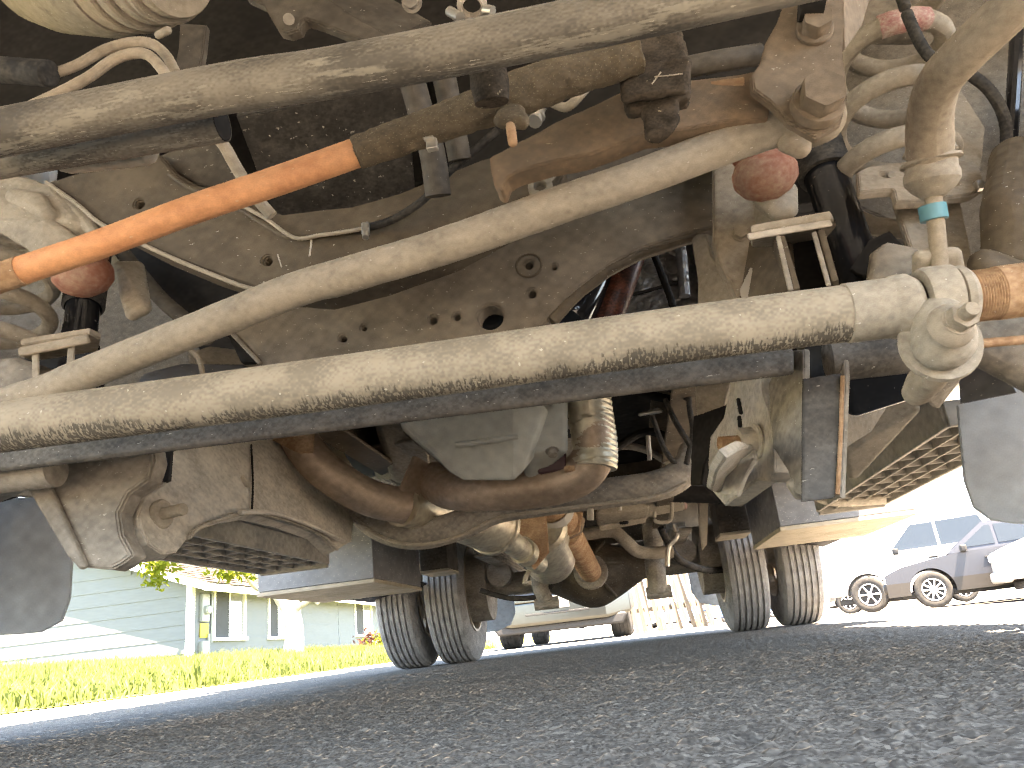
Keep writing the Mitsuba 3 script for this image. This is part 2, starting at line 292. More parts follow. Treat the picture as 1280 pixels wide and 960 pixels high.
# mud-caked joint
jt = m3.Manifold.batch_boolean([hull(V((0.0682, 0.56, 0.5482), (0.1105, 0.56, 0.5515), (0.1064, 0.56, 0.4898), (0.0611, 0.56, 0.4856), (0.0719, 0.6, 0.5752), (0.119, 0.6, 0.5727), (0.11, 0.6, 0.5137), (0.0666, 0.6, 0.5133)), 0.00544, 14),
     hull(V((0.0574, 0.545, 0.5124), (0.1106, 0.545, 0.511), (0.1021, 0.545, 0.4854), (0.0576, 0.545, 0.4878)), 0.00475, 14), hull(V((0.0739, 0.56, 0.481), (0.0957, 0.56, 0.4825), (0.0894, 0.56, 0.4613), (0.0729, 0.56, 0.4587), (0.0789, 0.57, 0.4613)), 0.00544, 14)], m3.OpType.Add)
mj = tp('mud_caked_joint', rough_up(jt, .0034, 75, .004, 9), 'mud', smooth=True, label='ball joint caked with dry mud')
for q in (V((0.0804, 0.53, 0.4911), (0.0926, 0.527, 0.4872), (0.1026, 0.53, 0.4889)), V((0.0774, 0.53, 0.4846), (0.0862, 0.53, 0.4945))):
    part(mj, 'straw', tube(q, .0006, 6, 3), 'tan_dust')

# cast arm, bracket and its two bolts
arm = plate(V((-0.0719, 0.625, 0.5124), (-0.0606, 0.625, 0.5154), (-0.0442, 0.625, 0.5227), (-0.0001, 0.625, 0.5394), (0.0602, 0.625, 0.5561), (0.1174, 0.625, 0.5565), (0.1579, 0.625, 0.5523), (0.1873, 0.625, 0.5516), (0.1955, 0.625, 0.5205), (0.1867, 0.625, 0.4959), (0.1483, 0.625, 0.5029), (0.1168, 0.625, 0.5029), (0.0759, 0.625, 0.5068), (0.0494, 0.625, 0.5002), (0.0245, 0.625, 0.495), (-0.0135, 0.625, 0.4944), (-0.0446, 0.625, 0.4913), (-0.0574, 0.625, 0.4869), (-0.0635, 0.625, 0.4733), (-0.0698, 0.625, 0.4798), (-0.0725, 0.625, 0.4982)), .028, bevel=.002, round_=.003)
ar = tp('cast_arm', rough_up(arm, .0013, 70, .004, 2), 'cast_rusty', label='rusty cast steering arm')
part(ar, 'rib', tube(V((-0.0426, 0.632, 0.5181), (0.014, 0.632, 0.5331), (0.0701, 0.632, 0.5462), (0.1168, 0.632, 0.5511), (0.1748, 0.628, 0.5424)), 0.00542, 14, 8), 'rust')
br = plate(V((0.273, 0.6, 0.598), (0.2574, 0.6, 0.5381), (0.2495, 0.6, 0.488), (0.2383, 0.6, 0.4637), (0.2143, 0.6, 0.4526), (0.1952, 0.6, 0.4735), (0.1843, 0.6, 0.4964), (0.1724, 0.6, 0.5131), (0.1741, 0.6, 0.5285), (0.185, 0.6, 0.54), (0.1943, 0.6, 0.5611), (0.2093, 0.6, 0.5812), (0.2244, 0.6, 0.611)), .012, bevel=.003, round_=.004)
bk = tp('steering_bracket', br, 'cast_tan', label='tan dusty steering bracket with two large bolts')
part(bk, 'side_flange', plate(V((0.2717, 0.6, 0.5984), (0.3448, 0.7, 0.679), (0.3077, 0.6623, 0.6084), (0.2599, 0.6047, 0.5381)), .006), 'cast_tan')
part(bk, 'bolt', hexbolt(V((0.2372, 0.598, 0.5612))[0], (-.05, -1, -.05), 0.01292, .016, 1.25, .004), 'cast_tan')
part(bk, 'bolt', hexbolt(V((0.2197, 0.596, 0.48))[0], (.06, -1, -.02), 0.01873, .017, 1.2, .010), 'cast_tan')
part(bk, 'collar', tube(V((0.228, 0.58, 0.5864), (0.2463, 0.58, 0.5815)), .022, 18), 'plain_black')
part(bk, 'web', hull(V((0.1815, 0.615, 0.5302), (0.2115, 0.61, 0.5403), (0.2106, 0.61, 0.4878), (0.1915, 0.615, 0.5091)), .005), 'cast_tan')

# track bar
tb = tp('track_bar', rough_up(tube(V((-0.7243, 0.76, 0.3935), (-0.6248, 0.75, 0.4024), (-0.5777, 0.74, 0.4082), (-0.4542, 0.72, 0.4245), (-0.3674, 0.705, 0.4355), (-0.2997, 0.695, 0.4451), (-0.2157, 0.68, 0.4463), (-0.1288, 0.67, 0.4519), (-0.0127, 0.662, 0.4694), (0.067, 0.655, 0.4791), (0.1688, 0.648, 0.4963), (0.2207, 0.645, 0.5031)), [.0185] * 9 + [.0178, .0178, .019], 30, 8), .0006, 60, .008, 12), 'dusty_steel', smooth=True, label='grey curved track bar running up to the large bolt')
part(tb, 'eye', rough_up(m3.Manifold.batch_boolean([hull(V((0.2368, 0.645, 0.5031), (0.2461, 0.69, 0.5292)), 0.02544, 24), hull(V((0.2088, 0.645, 0.4987), (0.2259, 0.65, 0.5057)), 0.01856, 20), hull(V((0.2051, 0.645, 0.4817), (0.216, 0.65, 0.4775)), 0.011, 16)], m3.OpType.Add), .001, 40, .006, 3), 'tan_dust', smooth=True)

# tie rod with its sleeve, clamp and ball joint
m, uv = tube(V((-0.6534, 0.66, 0.3309), (-0.5997, 0.66, 0.3304), (-0.2416, 0.668, 0.3242), (0.0639, 0.676, 0.3217), (0.2302, 0.68, 0.3182)), 0.02589, 48, 14, uv=True)
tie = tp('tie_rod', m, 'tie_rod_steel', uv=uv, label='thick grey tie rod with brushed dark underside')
tx = V((0.2253, 0.68, 0.3183), (0.2879, 0.682, 0.3167)); ax = unit(tx[1] - tx[0]); TL = np.linalg.norm(tx[1] - tx[0]); R0 = 0.02589
part(tie, 'sleeve', lathe([(R0, 0), (R0 * 1.05, .001), (R0 * 1.05, TL * .62), (R0 * 1.1, TL * .66), (R0 * 1.12, TL * .72), (R0 * 1.12, TL * .86), (R0 * 1.06, TL * .9), (R0 * .92, TL)], tx[0], ax, 48), 'dusty_steel')
c0, c1 = V((0.2868, 0.682, 0.3177), (0.3309, 0.685, 0.3174)); cl = np.linalg.norm(c1 - c0)
part(tie, 'clamp', lathe([(R0 * .8, .004), (R0 * 1.16, .005), (R0 * 1.22, .009), (R0 * 1.22, cl * .70), (R0 * 1.0, cl * .74), (R0 * .8, cl * .74)], c0, ax, 48), 'dusty_steel')
part(tie, 'clamp_lip', lathe([(R0 * .7, cl * .72), (R0 * 1.12, cl * .78), (R0 * 1.14, cl * .92), (R0 * .98, cl * 1.04), (R0 * .7, cl * 1.04)], c0, ax, 40), 'dusty_steel')
s0, s1 = V((0.329, 0.685, 0.3178), (0.3569, 0.687, 0.3176)); sl = np.linalg.norm(s1 - s0); pr = []
for i in range(12): pr += [(R0 * .84, sl * i / 12), (R0 * .90, sl * (i + .35) / 12), (R0 * .90, sl * (i + .6) / 12)]
part(tie, 'thread', lathe(pr + [(R0 * .84, sl)], s0, ax, 40), 'rust')
part(tie, 'adjuster_tube', lathe([(R0 * .84, 0), (R0 * .93, .002), (R0 * .93, .34), (0, .34)], V((0.3556, 0.687, 0.3178))[0], ax, 40), 'rust', label='orange rusty threaded adjuster')
bj = part(tie, 'ball_joint', m3.Manifold.batch_boolean([hull(V((0.296, 0.668, 0.2916), (0.2949, 0.664, 0.2782)), 0.02372, 24), hull(V((0.2936, 0.66, 0.2739), (0.2912, 0.662, 0.2722)), 0.02444, 24)], m3.OpType.Add), 'dusty_steel')
nx = unit(V(.12, -1, .02)); p = V((0.2877, 0.632, 0.2755))[0]
part(tie, 'castle_nut', cat(lathe([(0, 0), (.019, 0), (.018, .006), (.013, .012), (0, .012)], p, nx), hexbolt(p + nx * .011, nx, .0115, .011, 1.12)), 'tan_dust')
part(tie, 'stud', lathe([(0, 0), (.0062, 0), (.0066, .003), (.006, .006), (.0066, .009), (.0055, .013), (0, .013)], p + nx * .022, nx, 20), 'tan_dust')
part(tie, 'boot_rim', lathe([(.020, 0), (.0335, .001), (.035, .005), (.0335, .010), (.020, .012)], V((0.2958, 0.672, 0.2759))[0], (.0, 1, .05), 40), 'dusty_steel')
part(tie, 'lower_boot', hull(V((0.2893, 0.72, 0.2564), (0.2904, 0.74, 0.2516), (0.2916, 0.7, 0.2541)), .013, 18), 'tan_dust')
tp('small_link', tube(V((0.3268, 0.7, 0.2775), (0.3484, 0.7, 0.2769), (0.3867, 0.71, 0.2773)), .0042, 12), 'rust')

# front axle beam
ab = tp('front_axle', hull(V((-0.7851, 0.8, 0.3361), (-0.5961, 0.8, 0.3336), (0.1955, 0.8, 0.3099), (0.1986, 0.8, 0.3239), (-0.5994, 0.8, 0.3805), (-0.7896, 0.8, 0.3686), (-0.8541, 0.88, 0.3799), (0.2165, 0.88, 0.3406), (0.2197, 0.88, 0.3551)), .006), 'axle_black', label='black scuffed front axle beam behind the tie rod')
part(ab, 'end_tube', tube(V((0.2492, 0.84, 0.326), (0.3369, 0.84, 0.3227)), 0.02438, 24), 'axle_black')
part(ab, 'end_tube', tube(V((-0.8003, 0.84, 0.3378), (-0.679, 0.84, 0.335)), 0.0225, 24), 'dusty_dark')

# ------------------------------------------------------------------ cross members, lines and what hangs above them
J = V((-0.7015, 0.78, 0.7226), (-0.6749, 0.78, 0.712), (-0.6315, 0.78, 0.7176), (-0.575, 0.78, 0.7252), (-0.5183, 0.78, 0.7203), (-0.4971, 0.78, 0.6889), (-0.4668, 0.78, 0.6634), (-0.4233, 0.78, 0.6426), (-0.3757, 0.78, 0.612), (-0.3529, 0.78, 0.5972), (-0.3036, 0.78, 0.594), (-0.2631, 0.78, 0.5902), (-0.2025, 0.78, 0.5967), (-0.1459, 0.78, 0.6106), (-0.1016, 0.78, 0.6213), (-0.0522, 0.78, 0.6264), (-0.0014, 0.78, 0.5875), (-0.0228, 0.78, 0.5529), (-0.0723, 0.78, 0.532), (-0.151, 0.78, 0.5022), (-0.2385, 0.78, 0.4854), (-0.307, 0.78, 0.4793), (-0.3843, 0.78, 0.4997), (-0.4585, 0.78, 0.5402), (-0.5233, 0.78, 0.5802), (-0.5971, 0.78, 0.6325), (-0.6744, 0.78, 0.707))
jm = tp('engine_cross_member', plate(J, .05, [(V((-0.544, 0.78, 0.6499))[0], 0.00555), (V((-0.372, 0.78, 0.5358))[0], 0.00513)], bevel=.004, round_=.002), 'frame_brown', label='brown stamped engine cross member with brake line')
part(jm, 'flange', tube(V((-0.675, 0.775, 0.7064), (-0.6294, 0.775, 0.6655), (-0.5898, 0.775, 0.6258), (-0.52, 0.775, 0.578), (-0.4556, 0.775, 0.5372), (-0.3819, 0.775, 0.4959), (-0.3052, 0.775, 0.4726), (-0.2372, 0.775, 0.4787)), 0.00283, 10, 6), 'dusty_steel')
part(jm, 'bead', tube(V((-0.501, 0.776, 0.6823), (-0.4696, 0.776, 0.6544), (-0.421, 0.776, 0.6258), (-0.3739, 0.776, 0.5845), (-0.3414, 0.776, 0.5605), (-0.3031, 0.776, 0.5551), (-0.2483, 0.776, 0.5541), (-0.2032, 0.776, 0.5668)), 0.00333, 10, 6), 'frame_brown')
part(jm, 'gusset', plate(V((-0.536, 0.8, 0.7329), (-0.4613, 0.8, 0.7543), (-0.4179, 0.8, 0.6839), (-0.3853, 0.8, 0.6259), (-0.4342, 0.8, 0.6572), (-0.4776, 0.8, 0.6784), (-0.5087, 0.8, 0.7046)), .02, bevel=.002), 'frame_dark')
bl = part(jm, 'brake_line', tube(V((-0.4167, 0.768, 0.6246), (-0.37, 0.768, 0.5881), (-0.331, 0.766, 0.5519), (-0.2992, 0.766, 0.5489), (-0.2697, 0.766, 0.5474), (-0.2416, 0.764, 0.546)), 0.0025, 10, 8), 'dusty_steel')
part(jm, 'brake_hose', tube(V((-0.2439, 0.762, 0.5443), (-0.2067, 0.758, 0.5474), (-0.1676, 0.752, 0.5624), (-0.1355, 0.745, 0.5866), (-0.1046, 0.74, 0.6046), (-0.0719, 0.735, 0.6231)), 0.00458, 12, 8), 'rubber')
part(jm, 'line_clip', cat(box(V((-0.2388, 0.752, 0.5377))[0], (.009, .006, .016), .0015), rod(*V((-0.2384, 0.75, 0.5313), (-0.2381, 0.748, 0.5239)), .004)), 'bright_metal')
part(jm, 'plant_fibre', tube(V((-0.3152, 0.772, 0.5274), (-0.312, 0.77, 0.5417), (-0.3118, 0.77, 0.5503)), .0012, 6), 'pale_metal')
part(jm, 'plant_fibre', tube(V((-0.355, 0.772, 0.5371), (-0.3502, 0.772, 0.5191)), .0008, 6), 'pale_metal')

K = V((-0.5389, 1, 0.5651), (-0.5237, 1, 0.5969), (-0.3673, 1, 0.6274), (-0.1916, 1, 0.648), (-0.0171, 1, 0.6893), (0.1666, 1, 0.7278), (0.2289, 1, 0.7674), (0.2194, 1, 0.6997), (0.1967, 1, 0.5927), (0.1537, 1, 0.5909), (0.1188, 1, 0.5848), (0.0837, 1, 0.5788), (0.0378, 1, 0.5619), (-0.0121, 1, 0.5331), (-0.0609, 1, 0.4921), (-0.0931, 1, 0.4513), (-0.1218, 1, 0.3968), (-0.4833, 1, 0.454), (-0.4905, 1, 0.5026))
kh = [(613, 396, 17), (541, 400, 5.5), (571, 396, 4.5), (429, 423, 4.5), (455, 410, 3), (661, 331, 5.5), (693, 334, 3), (665, 367, 5.5)]
KH = list(zip(V((-0.1405, 1, 0.5135), (-0.2246, 1, 0.5232), (-0.1891, 1, 0.522), (-0.3603, 1, 0.5175), (-0.328, 1, 0.5285), (-0.0764, 1, 0.5847), (-0.0402, 1, 0.574), (-0.0771, 1, 0.5387)), [0.0011 * h[2] for h in kh]))
km = tp('cross_member', plate(K, .04, KH, bevel=.004), 'cross_member_brown', label='large brown frame cross member with round holes')
part(km, 'lower_bend', tube(V((-0.0544, 1.005, 0.493), (-0.008, 1.01, 0.5345), (0.0412, 1.01, 0.5637), (0.0902, 1.015, 0.5828), (0.1559, 1.02, 0.5962), (0.2103, 1.03, 0.6069)), 0.00875, 14, 8), 'frame_brown')
part(km, 'flange', tube(V((-0.5405, 0.998, 0.5724), (-0.5352, 0.998, 0.5584), (-0.5121, 0.998, 0.5285), (-0.4883, 0.998, 0.499)), 0.00328, 8, 5), 'dusty_dark')
part(km, 'dimple', lathe([(0.01656, 0), (0.01822, -.0015), (0.01988, 0)], V((-0.0765, 0.999, 0.5829))[0], (0, 1, 0), 28), 'frame_brown')

# dark sump, posts and rods between the bars
tp('skid_plate', rough_up(plate(V((-0.37, 0.7, 0.6813), (-0.1726, 0.72, 0.7053), (-0.1823, 0.7736, 0.6915), (-0.2093, 0.8906, 0.6604), (-0.247, 0.9371, 0.6442), (-0.3892, 0.86, 0.6414), (-0.3925, 0.8288, 0.6482)), .02, bevel=.003), .0012, 30, .01), 'scuffed_black', label='dark scuffed skid plate')
tp('post', tube(V((-0.1514, 0.66, 0.6613), (-0.1472, 0.68, 0.6237), (-0.1428, 0.7, 0.5853), (-0.1441, 0.72, 0.5422)), 0.01425, 22), 'frame_dark')
tp('post', tube(V((-0.1206, 0.69, 0.6846), (-0.1199, 0.71, 0.6512), (-0.1194, 0.74, 0.597)), 0.01328, 22), 'frame_dark')
tp('steel_line', tube(V((-0.3345, 0.58, 0.5717), (-0.3249, 0.59, 0.5564), (-0.3159, 0.6, 0.5337), (-0.3036, 0.61, 0.5085), (-0.2904, 0.62, 0.4884)), 0.00591, 18), 'tan_dust')
tp('fitting', lathe([(0, 0), (.008, 0), (.008, .004), (.006, .005), (.006, .009), (.008, .01), (.008, .014), (.004, .016), (.004, .03), (0, .03)], V((-0.0277, 0.7, 0.5989))[0], V((-0.0113, 0.72, 0.6359))[0] - V((-0.0277, 0.7, 0.5989))[0], 20), 'bright_metal')
tp('cooler_line', tube(V((-0.006, 0.72, 0.6347), (0.0088, 0.71, 0.617), (0.0261, 0.7, 0.6221), (0.0405, 0.7, 0.6377)), 0.00532, 14), 'dusty_steel')
tp('link_eye', cat(lathe([(.008, -.004), (.014, -.004), (.014, .006), (.008, .006), (.008, -.004)], V((-0.0335, 0.76, 0.5533))[0], (0, -1, .2), 24), tube(V((-0.0081, 0.77, 0.5866), (-0.029, 0.765, 0.5641)), .006, 10)), 'dusty_steel')
tp('lower_panel', plate(V((-0.0781, 0.86, 0.5943), (-0.0089, 0.86, 0.6482), (0.1294, 0.86, 0.6728), (0.1975, 0.86, 0.6574), (0.1839, 0.86, 0.6125), (0.0456, 0.86, 0.5948)), .02, bevel=.002), 'frame_dark')

# intake pipe, hoses and levers in the upper left corner
ic = V((-0.503, 0.66, 0.9038))[0]; ray = unit(ic - V(0, 0, .07)); iax = unit(.80 * unit(V((-0.3973, 0.66, 0.8721))[0] - V((-0.503, 0.66, 0.9038))[0]) - .55 * ray); u = 0.00075
ip = tp('intake_pipe', lathe([(0, -260 * u), (98 * u, -250 * u), (108 * u, -180 * u), (108 * u, -40 * u), (100 * u, -4 * u), (0, -4 * u)], ic, iax, 56), 'dusty_steel', label='large grey intake pipe with clamps')
for nm, a, b, r in (('collar', -6, 44, 97), ('clamp', 46, 74, 92), ('pipe_neck', 74, 108, 82), ('clamp', 108, 126, 80), ('end_ring', 126, 152, 70)):
    part(ip, nm, lathe([(0, a * u), (r * u * .97, a * u), (r * u, (a + 3) * u), (r * u, (b - 4) * u), (r * u * .96, b * u), (0, b * u)], ic, iax, 48), 'tan_dust' if nm == 'collar' else 'dusty_steel')
part(ip, 'clamp_screw', hull(V((-0.3796, 0.56, 0.6776), (-0.3662, 0.555, 0.6756)), .004), 'dusty_steel')
for nm, q in (('cooler_tube', V((-0.4791, 0.52, 0.6194), (-0.4591, 0.52, 0.6164), (-0.4342, 0.52, 0.6195), (-0.4051, 0.52, 0.6308), (-0.3787, 0.52, 0.6325), (-0.3585, 0.52, 0.6256), (-0.3436, 0.52, 0.6082), (-0.3334, 0.52, 0.586))), ('cooler_tube', V((-0.4573, 0.5, 0.5644), (-0.4331, 0.5, 0.5716), (-0.4047, 0.5, 0.5821), (-0.3825, 0.5, 0.5951), (-0.3635, 0.5, 0.5983), (-0.348, 0.5, 0.5927), (-0.3343, 0.5, 0.5746), (-0.3262, 0.5, 0.5573)))):
    tp(nm, tube(q, 0.00478, 18, 8), 'tan_dust')
tp('rubber_sleeve', rough_up(tube(V((-0.5295, 0.51, 0.6306), (-0.4871, 0.51, 0.6184), (-0.452, 0.51, 0.6063)), 0.01181, 24), .001, 60, .004), 'rubber', smooth=True)
tp('mount_bracket', plate(V((-0.3578, 0.56, 0.688), (-0.3295, 0.56, 0.6788), (-0.3314, 0.56, 0.6497), (-0.3357, 0.56, 0.62), (-0.3631, 0.56, 0.6229), (-0.3584, 0.56, 0.6565)), .01, bevel=.002), 'frame_dark')
lv = tp('lever', plate(V((-0.3288, 0.62, 0.7792), (-0.2973, 0.62, 0.7529), (-0.2901, 0.62, 0.7335), (-0.2812, 0.62, 0.7138), (-0.2705, 0.62, 0.7079), (-0.2579, 0.62, 0.71), (-0.2523, 0.62, 0.7215), (-0.2347, 0.62, 0.7105), (-0.1754, 0.62, 0.666), (-0.1496, 0.62, 0.6678), (-0.1907, 0.62, 0.7056), (-0.2334, 0.62, 0.7537)), .015, bevel=.003, round_=.003), 'frame_dark')
part(lv, 'pin', rod(*V((-0.2684, 0.618, 0.7238), (-0.265, 0.61, 0.7153)), .006), 'dusty_dark')
tp('flat_beam', plate(V((-0.2561, 0.66, 0.7998), (-0.1838, 0.6924, 0.813), (-0.1292, 0.7, 0.7629), (-0.1868, 0.66, 0.7023)), .02, bevel=.003), 'frame_dark')
tp('bolt', hexbolt(V((-0.1337, 0.62, 0.713))[0], (0, -1, -.6), .008, .008), 'dusty_dark')
fb = tp('hose_fitting', lathe([(.011, 0), (.016, .001), (.016, .012), (.012, .014), (.012, .02), (.010, .02), (.010, .004)], V((-0.0731, 0.64, 0.7177))[0], (0, -.5, -1), 26), 'pale_metal')
for q in (V((-0.0966, 0.63, 0.7012), (-0.0858, 0.625, 0.6852)), V((-0.0597, 0.63, 0.6937), (-0.0514, 0.628, 0.6875))): part(fb, 'screw', rod(q[0], q[1], .0055), 'bright_metal')
tp('recess_backdrop', plate(V((-1.0393, 0.92, 1.3633), (0.0594, 0.92, 1.2216), (0.0192, 0.92, 0.911), (-0.4812, 0.92, 0.899), (-0.9759, 0.92, 0.9044)), .02), 'plain_black')  # added near-black sheet, paints the upper recess dark
tp('recess_backdrop', plate(V((-0.1383, 0.95, 1.1424), (0.4155, 0.95, 1.1155), (0.3168, 0.95, 0.6705), (-0.1744, 0.95, 0.71)), .02), 'plain_black')  # second added sheet, keeps the recess on the right dark
tp('hydraulic_line', tube(V((0.1426, 0.7, 0.63), (0.1764, 0.7, 0.6301), (0.221, 0.71, 0.6363)), 0.01156, 16), 'frame_dark')

# ------------------------------------------------------------------ right front corner: jounce bumper, damper, spring, bar arm
jb = tp('jounce_bumper', lathe([(0, 0), (.030, 0), (.036, .004), (.034, .012), (.030, .017), (.0335, .022), (.038, .032), (.0375, .044), (.029, .056), (.016, .0635), (0, .066)], V((0.231, 0.83, 0.6002))[0], unit(V((0.229, 0.84, 0.5202))[0] - V((0.231, 0.83, 0.6002))[0]), 36), 'orange_rubber', label='orange jounce bumper beside the right black shock')
part(jb, 'cup', hull(V((0.2289, 0.86, 0.5454), (0.2412, 0.86, 0.5273), (0.2535, 0.86, 0.527), (0.2646, 0.88, 0.5618), (0.2412, 0.88, 0.5666)), .012, 16), 'dusty_steel')
jl = tp('jounce_bumper', lathe([(0, 0), (.030, 0), (.036, .004), (.034, .012), (.030, .017), (.0335, .022), (.038, .032), (.0375, .044), (.029, .056), (.016, .0635), (0, .066)], V((-0.6623, 0.83, 0.6332))[0], unit(V((-0.6526, 0.84, 0.5458))[0] - V((-0.6623, 0.83, 0.6332))[0]), 36), 'orange_rubber', label='orange jounce bumper behind the orange damper')
part(jl, 'stub', hull(V((-0.6523, 0.9, 0.6382), (-0.6391, 0.9, 0.623), (-0.6284, 0.9, 0.5623), (-0.6118, 0.9, 0.568), (-0.6387, 0.92, 0.6456)), .010, 14), 'dusty_steel')
a0, a1 = V((0.3438, 0.98, 0.7262), (0.3394, 0.93, 0.4478)); L = np.linalg.norm(a1 - a0); r0 = 0.03541
sh = tp('shock_absorber', lathe([(0, 0), (r0 * .78, 0), (r0 * .78, L * 1.2), (0, L * 1.2)], a0, a1 - a0, 40), 'gloss_black', label='new glossy black shock absorber at right')
part(sh, 'sleeve', lathe([(r0 * .6, -.05), (r0, -.05), (r0, L * .36), (r0 * .97, L * .375), (r0 * .80, L * .375)], a0, a1 - a0, 40), 'rubber')
a0, a1 = V((-0.7788, 1, 0.7187), (-0.7498, 0.95, 0.5431)); L = np.linalg.norm(a1 - a0)
sh = tp('shock_absorber', lathe([(0, 0), (.024, 0), (.024, L * 1.3), (0, L * 1.3)], a0, a1 - a0, 40), 'gloss_black', label='glossy black shock absorber at left')
part(sh, 'sleeve', lathe([(.02, -.03), (.030, -.03), (.030, L * .5), (.026, L * .53)], a0, a1 - a0, 40), 'rubber')

tw = tp('spring_tower', plate(V((0.2076, 0.93, 0.7198), (0.2523, 0.93, 0.6835), (0.2424, 0.93, 0.6097), (0.2354, 0.93, 0.5505), (0.2277, 0.93, 0.5378), (0.2285, 0.93, 0.5072), (0.2141, 0.93, 0.496), (0.2033, 0.93, 0.4729), (0.1969, 0.93, 0.456), (0.1899, 0.93, 0.446), (0.1819, 0.93, 0.4768), (0.1749, 0.93, 0.5034), (0.1744, 0.93, 0.5387)), .03, bevel=.003), 'tan_dust', label='tan dusty frame bracket at right')
part(tw, 'bolt', hexbolt(V((0.2073, 0.928, 0.5395))[0], (0, -1, 0), 0.00919, .008, 1.1, .002), 'tan_dust')
part(tw, 'lower_web', plate(V((0.159, 1.02, 0.6009), (0.177, 0.9966, 0.5845), (0.1766, 0.9918, 0.5491), (0.1829, 0.98, 0.5197), (0.1927, 0.9644, 0.4911), (0.1996, 0.9517, 0.4608), (0.197, 0.95, 0.4287), (0.1879, 0.9563, 0.3993), (0.1374, 1.02, 0.4319), (0.1557, 1.0123, 0.5231)), .015, bevel=.002), 'dusty_steel')
part(tw, 'reinforcement', plate(V((0.235, 0.93, 0.599), (0.2473, 0.911, 0.5726), (0.2492, 0.9, 0.5193), (0.233, 0.9198, 0.5218), (0.2267, 0.93, 0.538)), .01), 'dusty_steel')
# axle perch: shelf, two ribs and the lower box
pt = tp('axle_perch', plate(V((0.1916, 0.8, 0.4732), (0.2788, 0.8, 0.4742), (0.296, 0.8413, 0.4839), (0.299, 0.9046, 0.4984), (0.2045, 0.87, 0.4894)), .010, away=(0, 0, 1), bevel=.002), 'dusty_steel', label='right axle perch with ribs')
part(pt, 'shelf_edge', hull(V((0.1871, 0.797, 0.4704), (0.2738, 0.797, 0.4704), (0.2746, 0.797, 0.4662), (0.188, 0.797, 0.4662)), .002), 'grey_dust')
part(pt, 'rib', plate(V((0.236, 0.92, 0.5213), (0.2186, 0.8, 0.4639), (0.2207, 0.8, 0.3985), (0.2417, 0.9221, 0.3563), (0.2829, 1.1907, 0.4177), (0.2835, 1.2101, 0.4929), (0.2779, 1.1912, 0.5712)), .007, away=(1, 0, 0), bevel=.0015), 'frame_brown')
part(pt, 'rib', plate(V((0.2837, 0.9, 0.5125), (0.2609, 0.8, 0.4636), (0.2616, 0.8, 0.4006), (0.3176, 1.0373, 0.3614), (0.3898, 1.3502, 0.4532)), .007, away=(1, 0, 0), bevel=.0015), 'frame_brown')
part(pt, 'rib_edge', hull(V((0.2169, 0.8, 0.4642), (0.2194, 0.8, 0.4637), (0.2191, 0.8, 0.3988), (0.2158, 0.8, 0.3994)), .0015), 'dusty_dark')
part(pt, 'rib_edge', hull(V((0.2551, 0.8, 0.4607), (0.2578, 0.8, 0.4612), (0.2584, 0.8, 0.3973), (0.256, 0.8, 0.3978)), .0015), 'dusty_dark')
part(pt, 'side_plate', plate(V((0.2141, 0.8823, 0.3568), (0.221, 0.82, 0.3366), (0.1861, 0.82, 0.1801), (0.1831, 0.846, 0.1882), (0.1858, 0.8624, 0.2136), (0.1854, 0.9106, 0.2517), (0.2003, 0.93, 0.3346)), .008, away=(1, 0, 0), bevel=.002), 'dusty_dark')
part(pt, 'outer_plate', plate(V((0.2608, 0.84, 0.3431), (0.2631, 0.82, 0.337), (0.2541, 0.8145, 0.2981), (0.2211, 0.82, 0.1737), (0.2195, 0.8312, 0.1757)), .006, away=(1, 0, 0)), 'dusty_dark')
part(pt, 'front_plate', rough_up(plate(V((0.2124, 0.815, 0.3023), (0.252, 0.815, 0.3022), (0.2217, 0.815, 0.181), (0.2137, 0.815, 0.1739), (0.1831, 0.815, 0.1747)), .008, bevel=.002), .0006, 60, .006), 'scuffed_black')
part(pt, 'edge_bead', tube(V((0.251, 0.812, 0.2977), (0.2354, 0.812, 0.2388), (0.2174, 0.812, 0.1761)), .0022, 8), 'rust')
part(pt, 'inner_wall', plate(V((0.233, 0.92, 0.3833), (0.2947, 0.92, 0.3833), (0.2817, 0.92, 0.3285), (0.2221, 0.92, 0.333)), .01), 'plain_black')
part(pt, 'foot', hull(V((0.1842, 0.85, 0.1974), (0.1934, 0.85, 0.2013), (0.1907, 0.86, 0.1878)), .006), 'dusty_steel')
part(pt, 'recess_shade', plate(V((0.2469, 0.885, 0.507), (0.2832, 0.885, 0.5065), (0.284, 0.885, 0.4282), (0.2433, 0.885, 0.4293)), .006), 'plain_black')  # near-black plate added so the perch opening reads as shaded
part(pt, 'back_web', plate(V((0.2106, 0.95, 0.5425), (0.2443, 0.86, 0.4851), (0.2289, 0.8372, 0.4041), (0.1886, 0.9284, 0.4455), (0.1945, 0.95, 0.498)), .008), 'frame_brown')

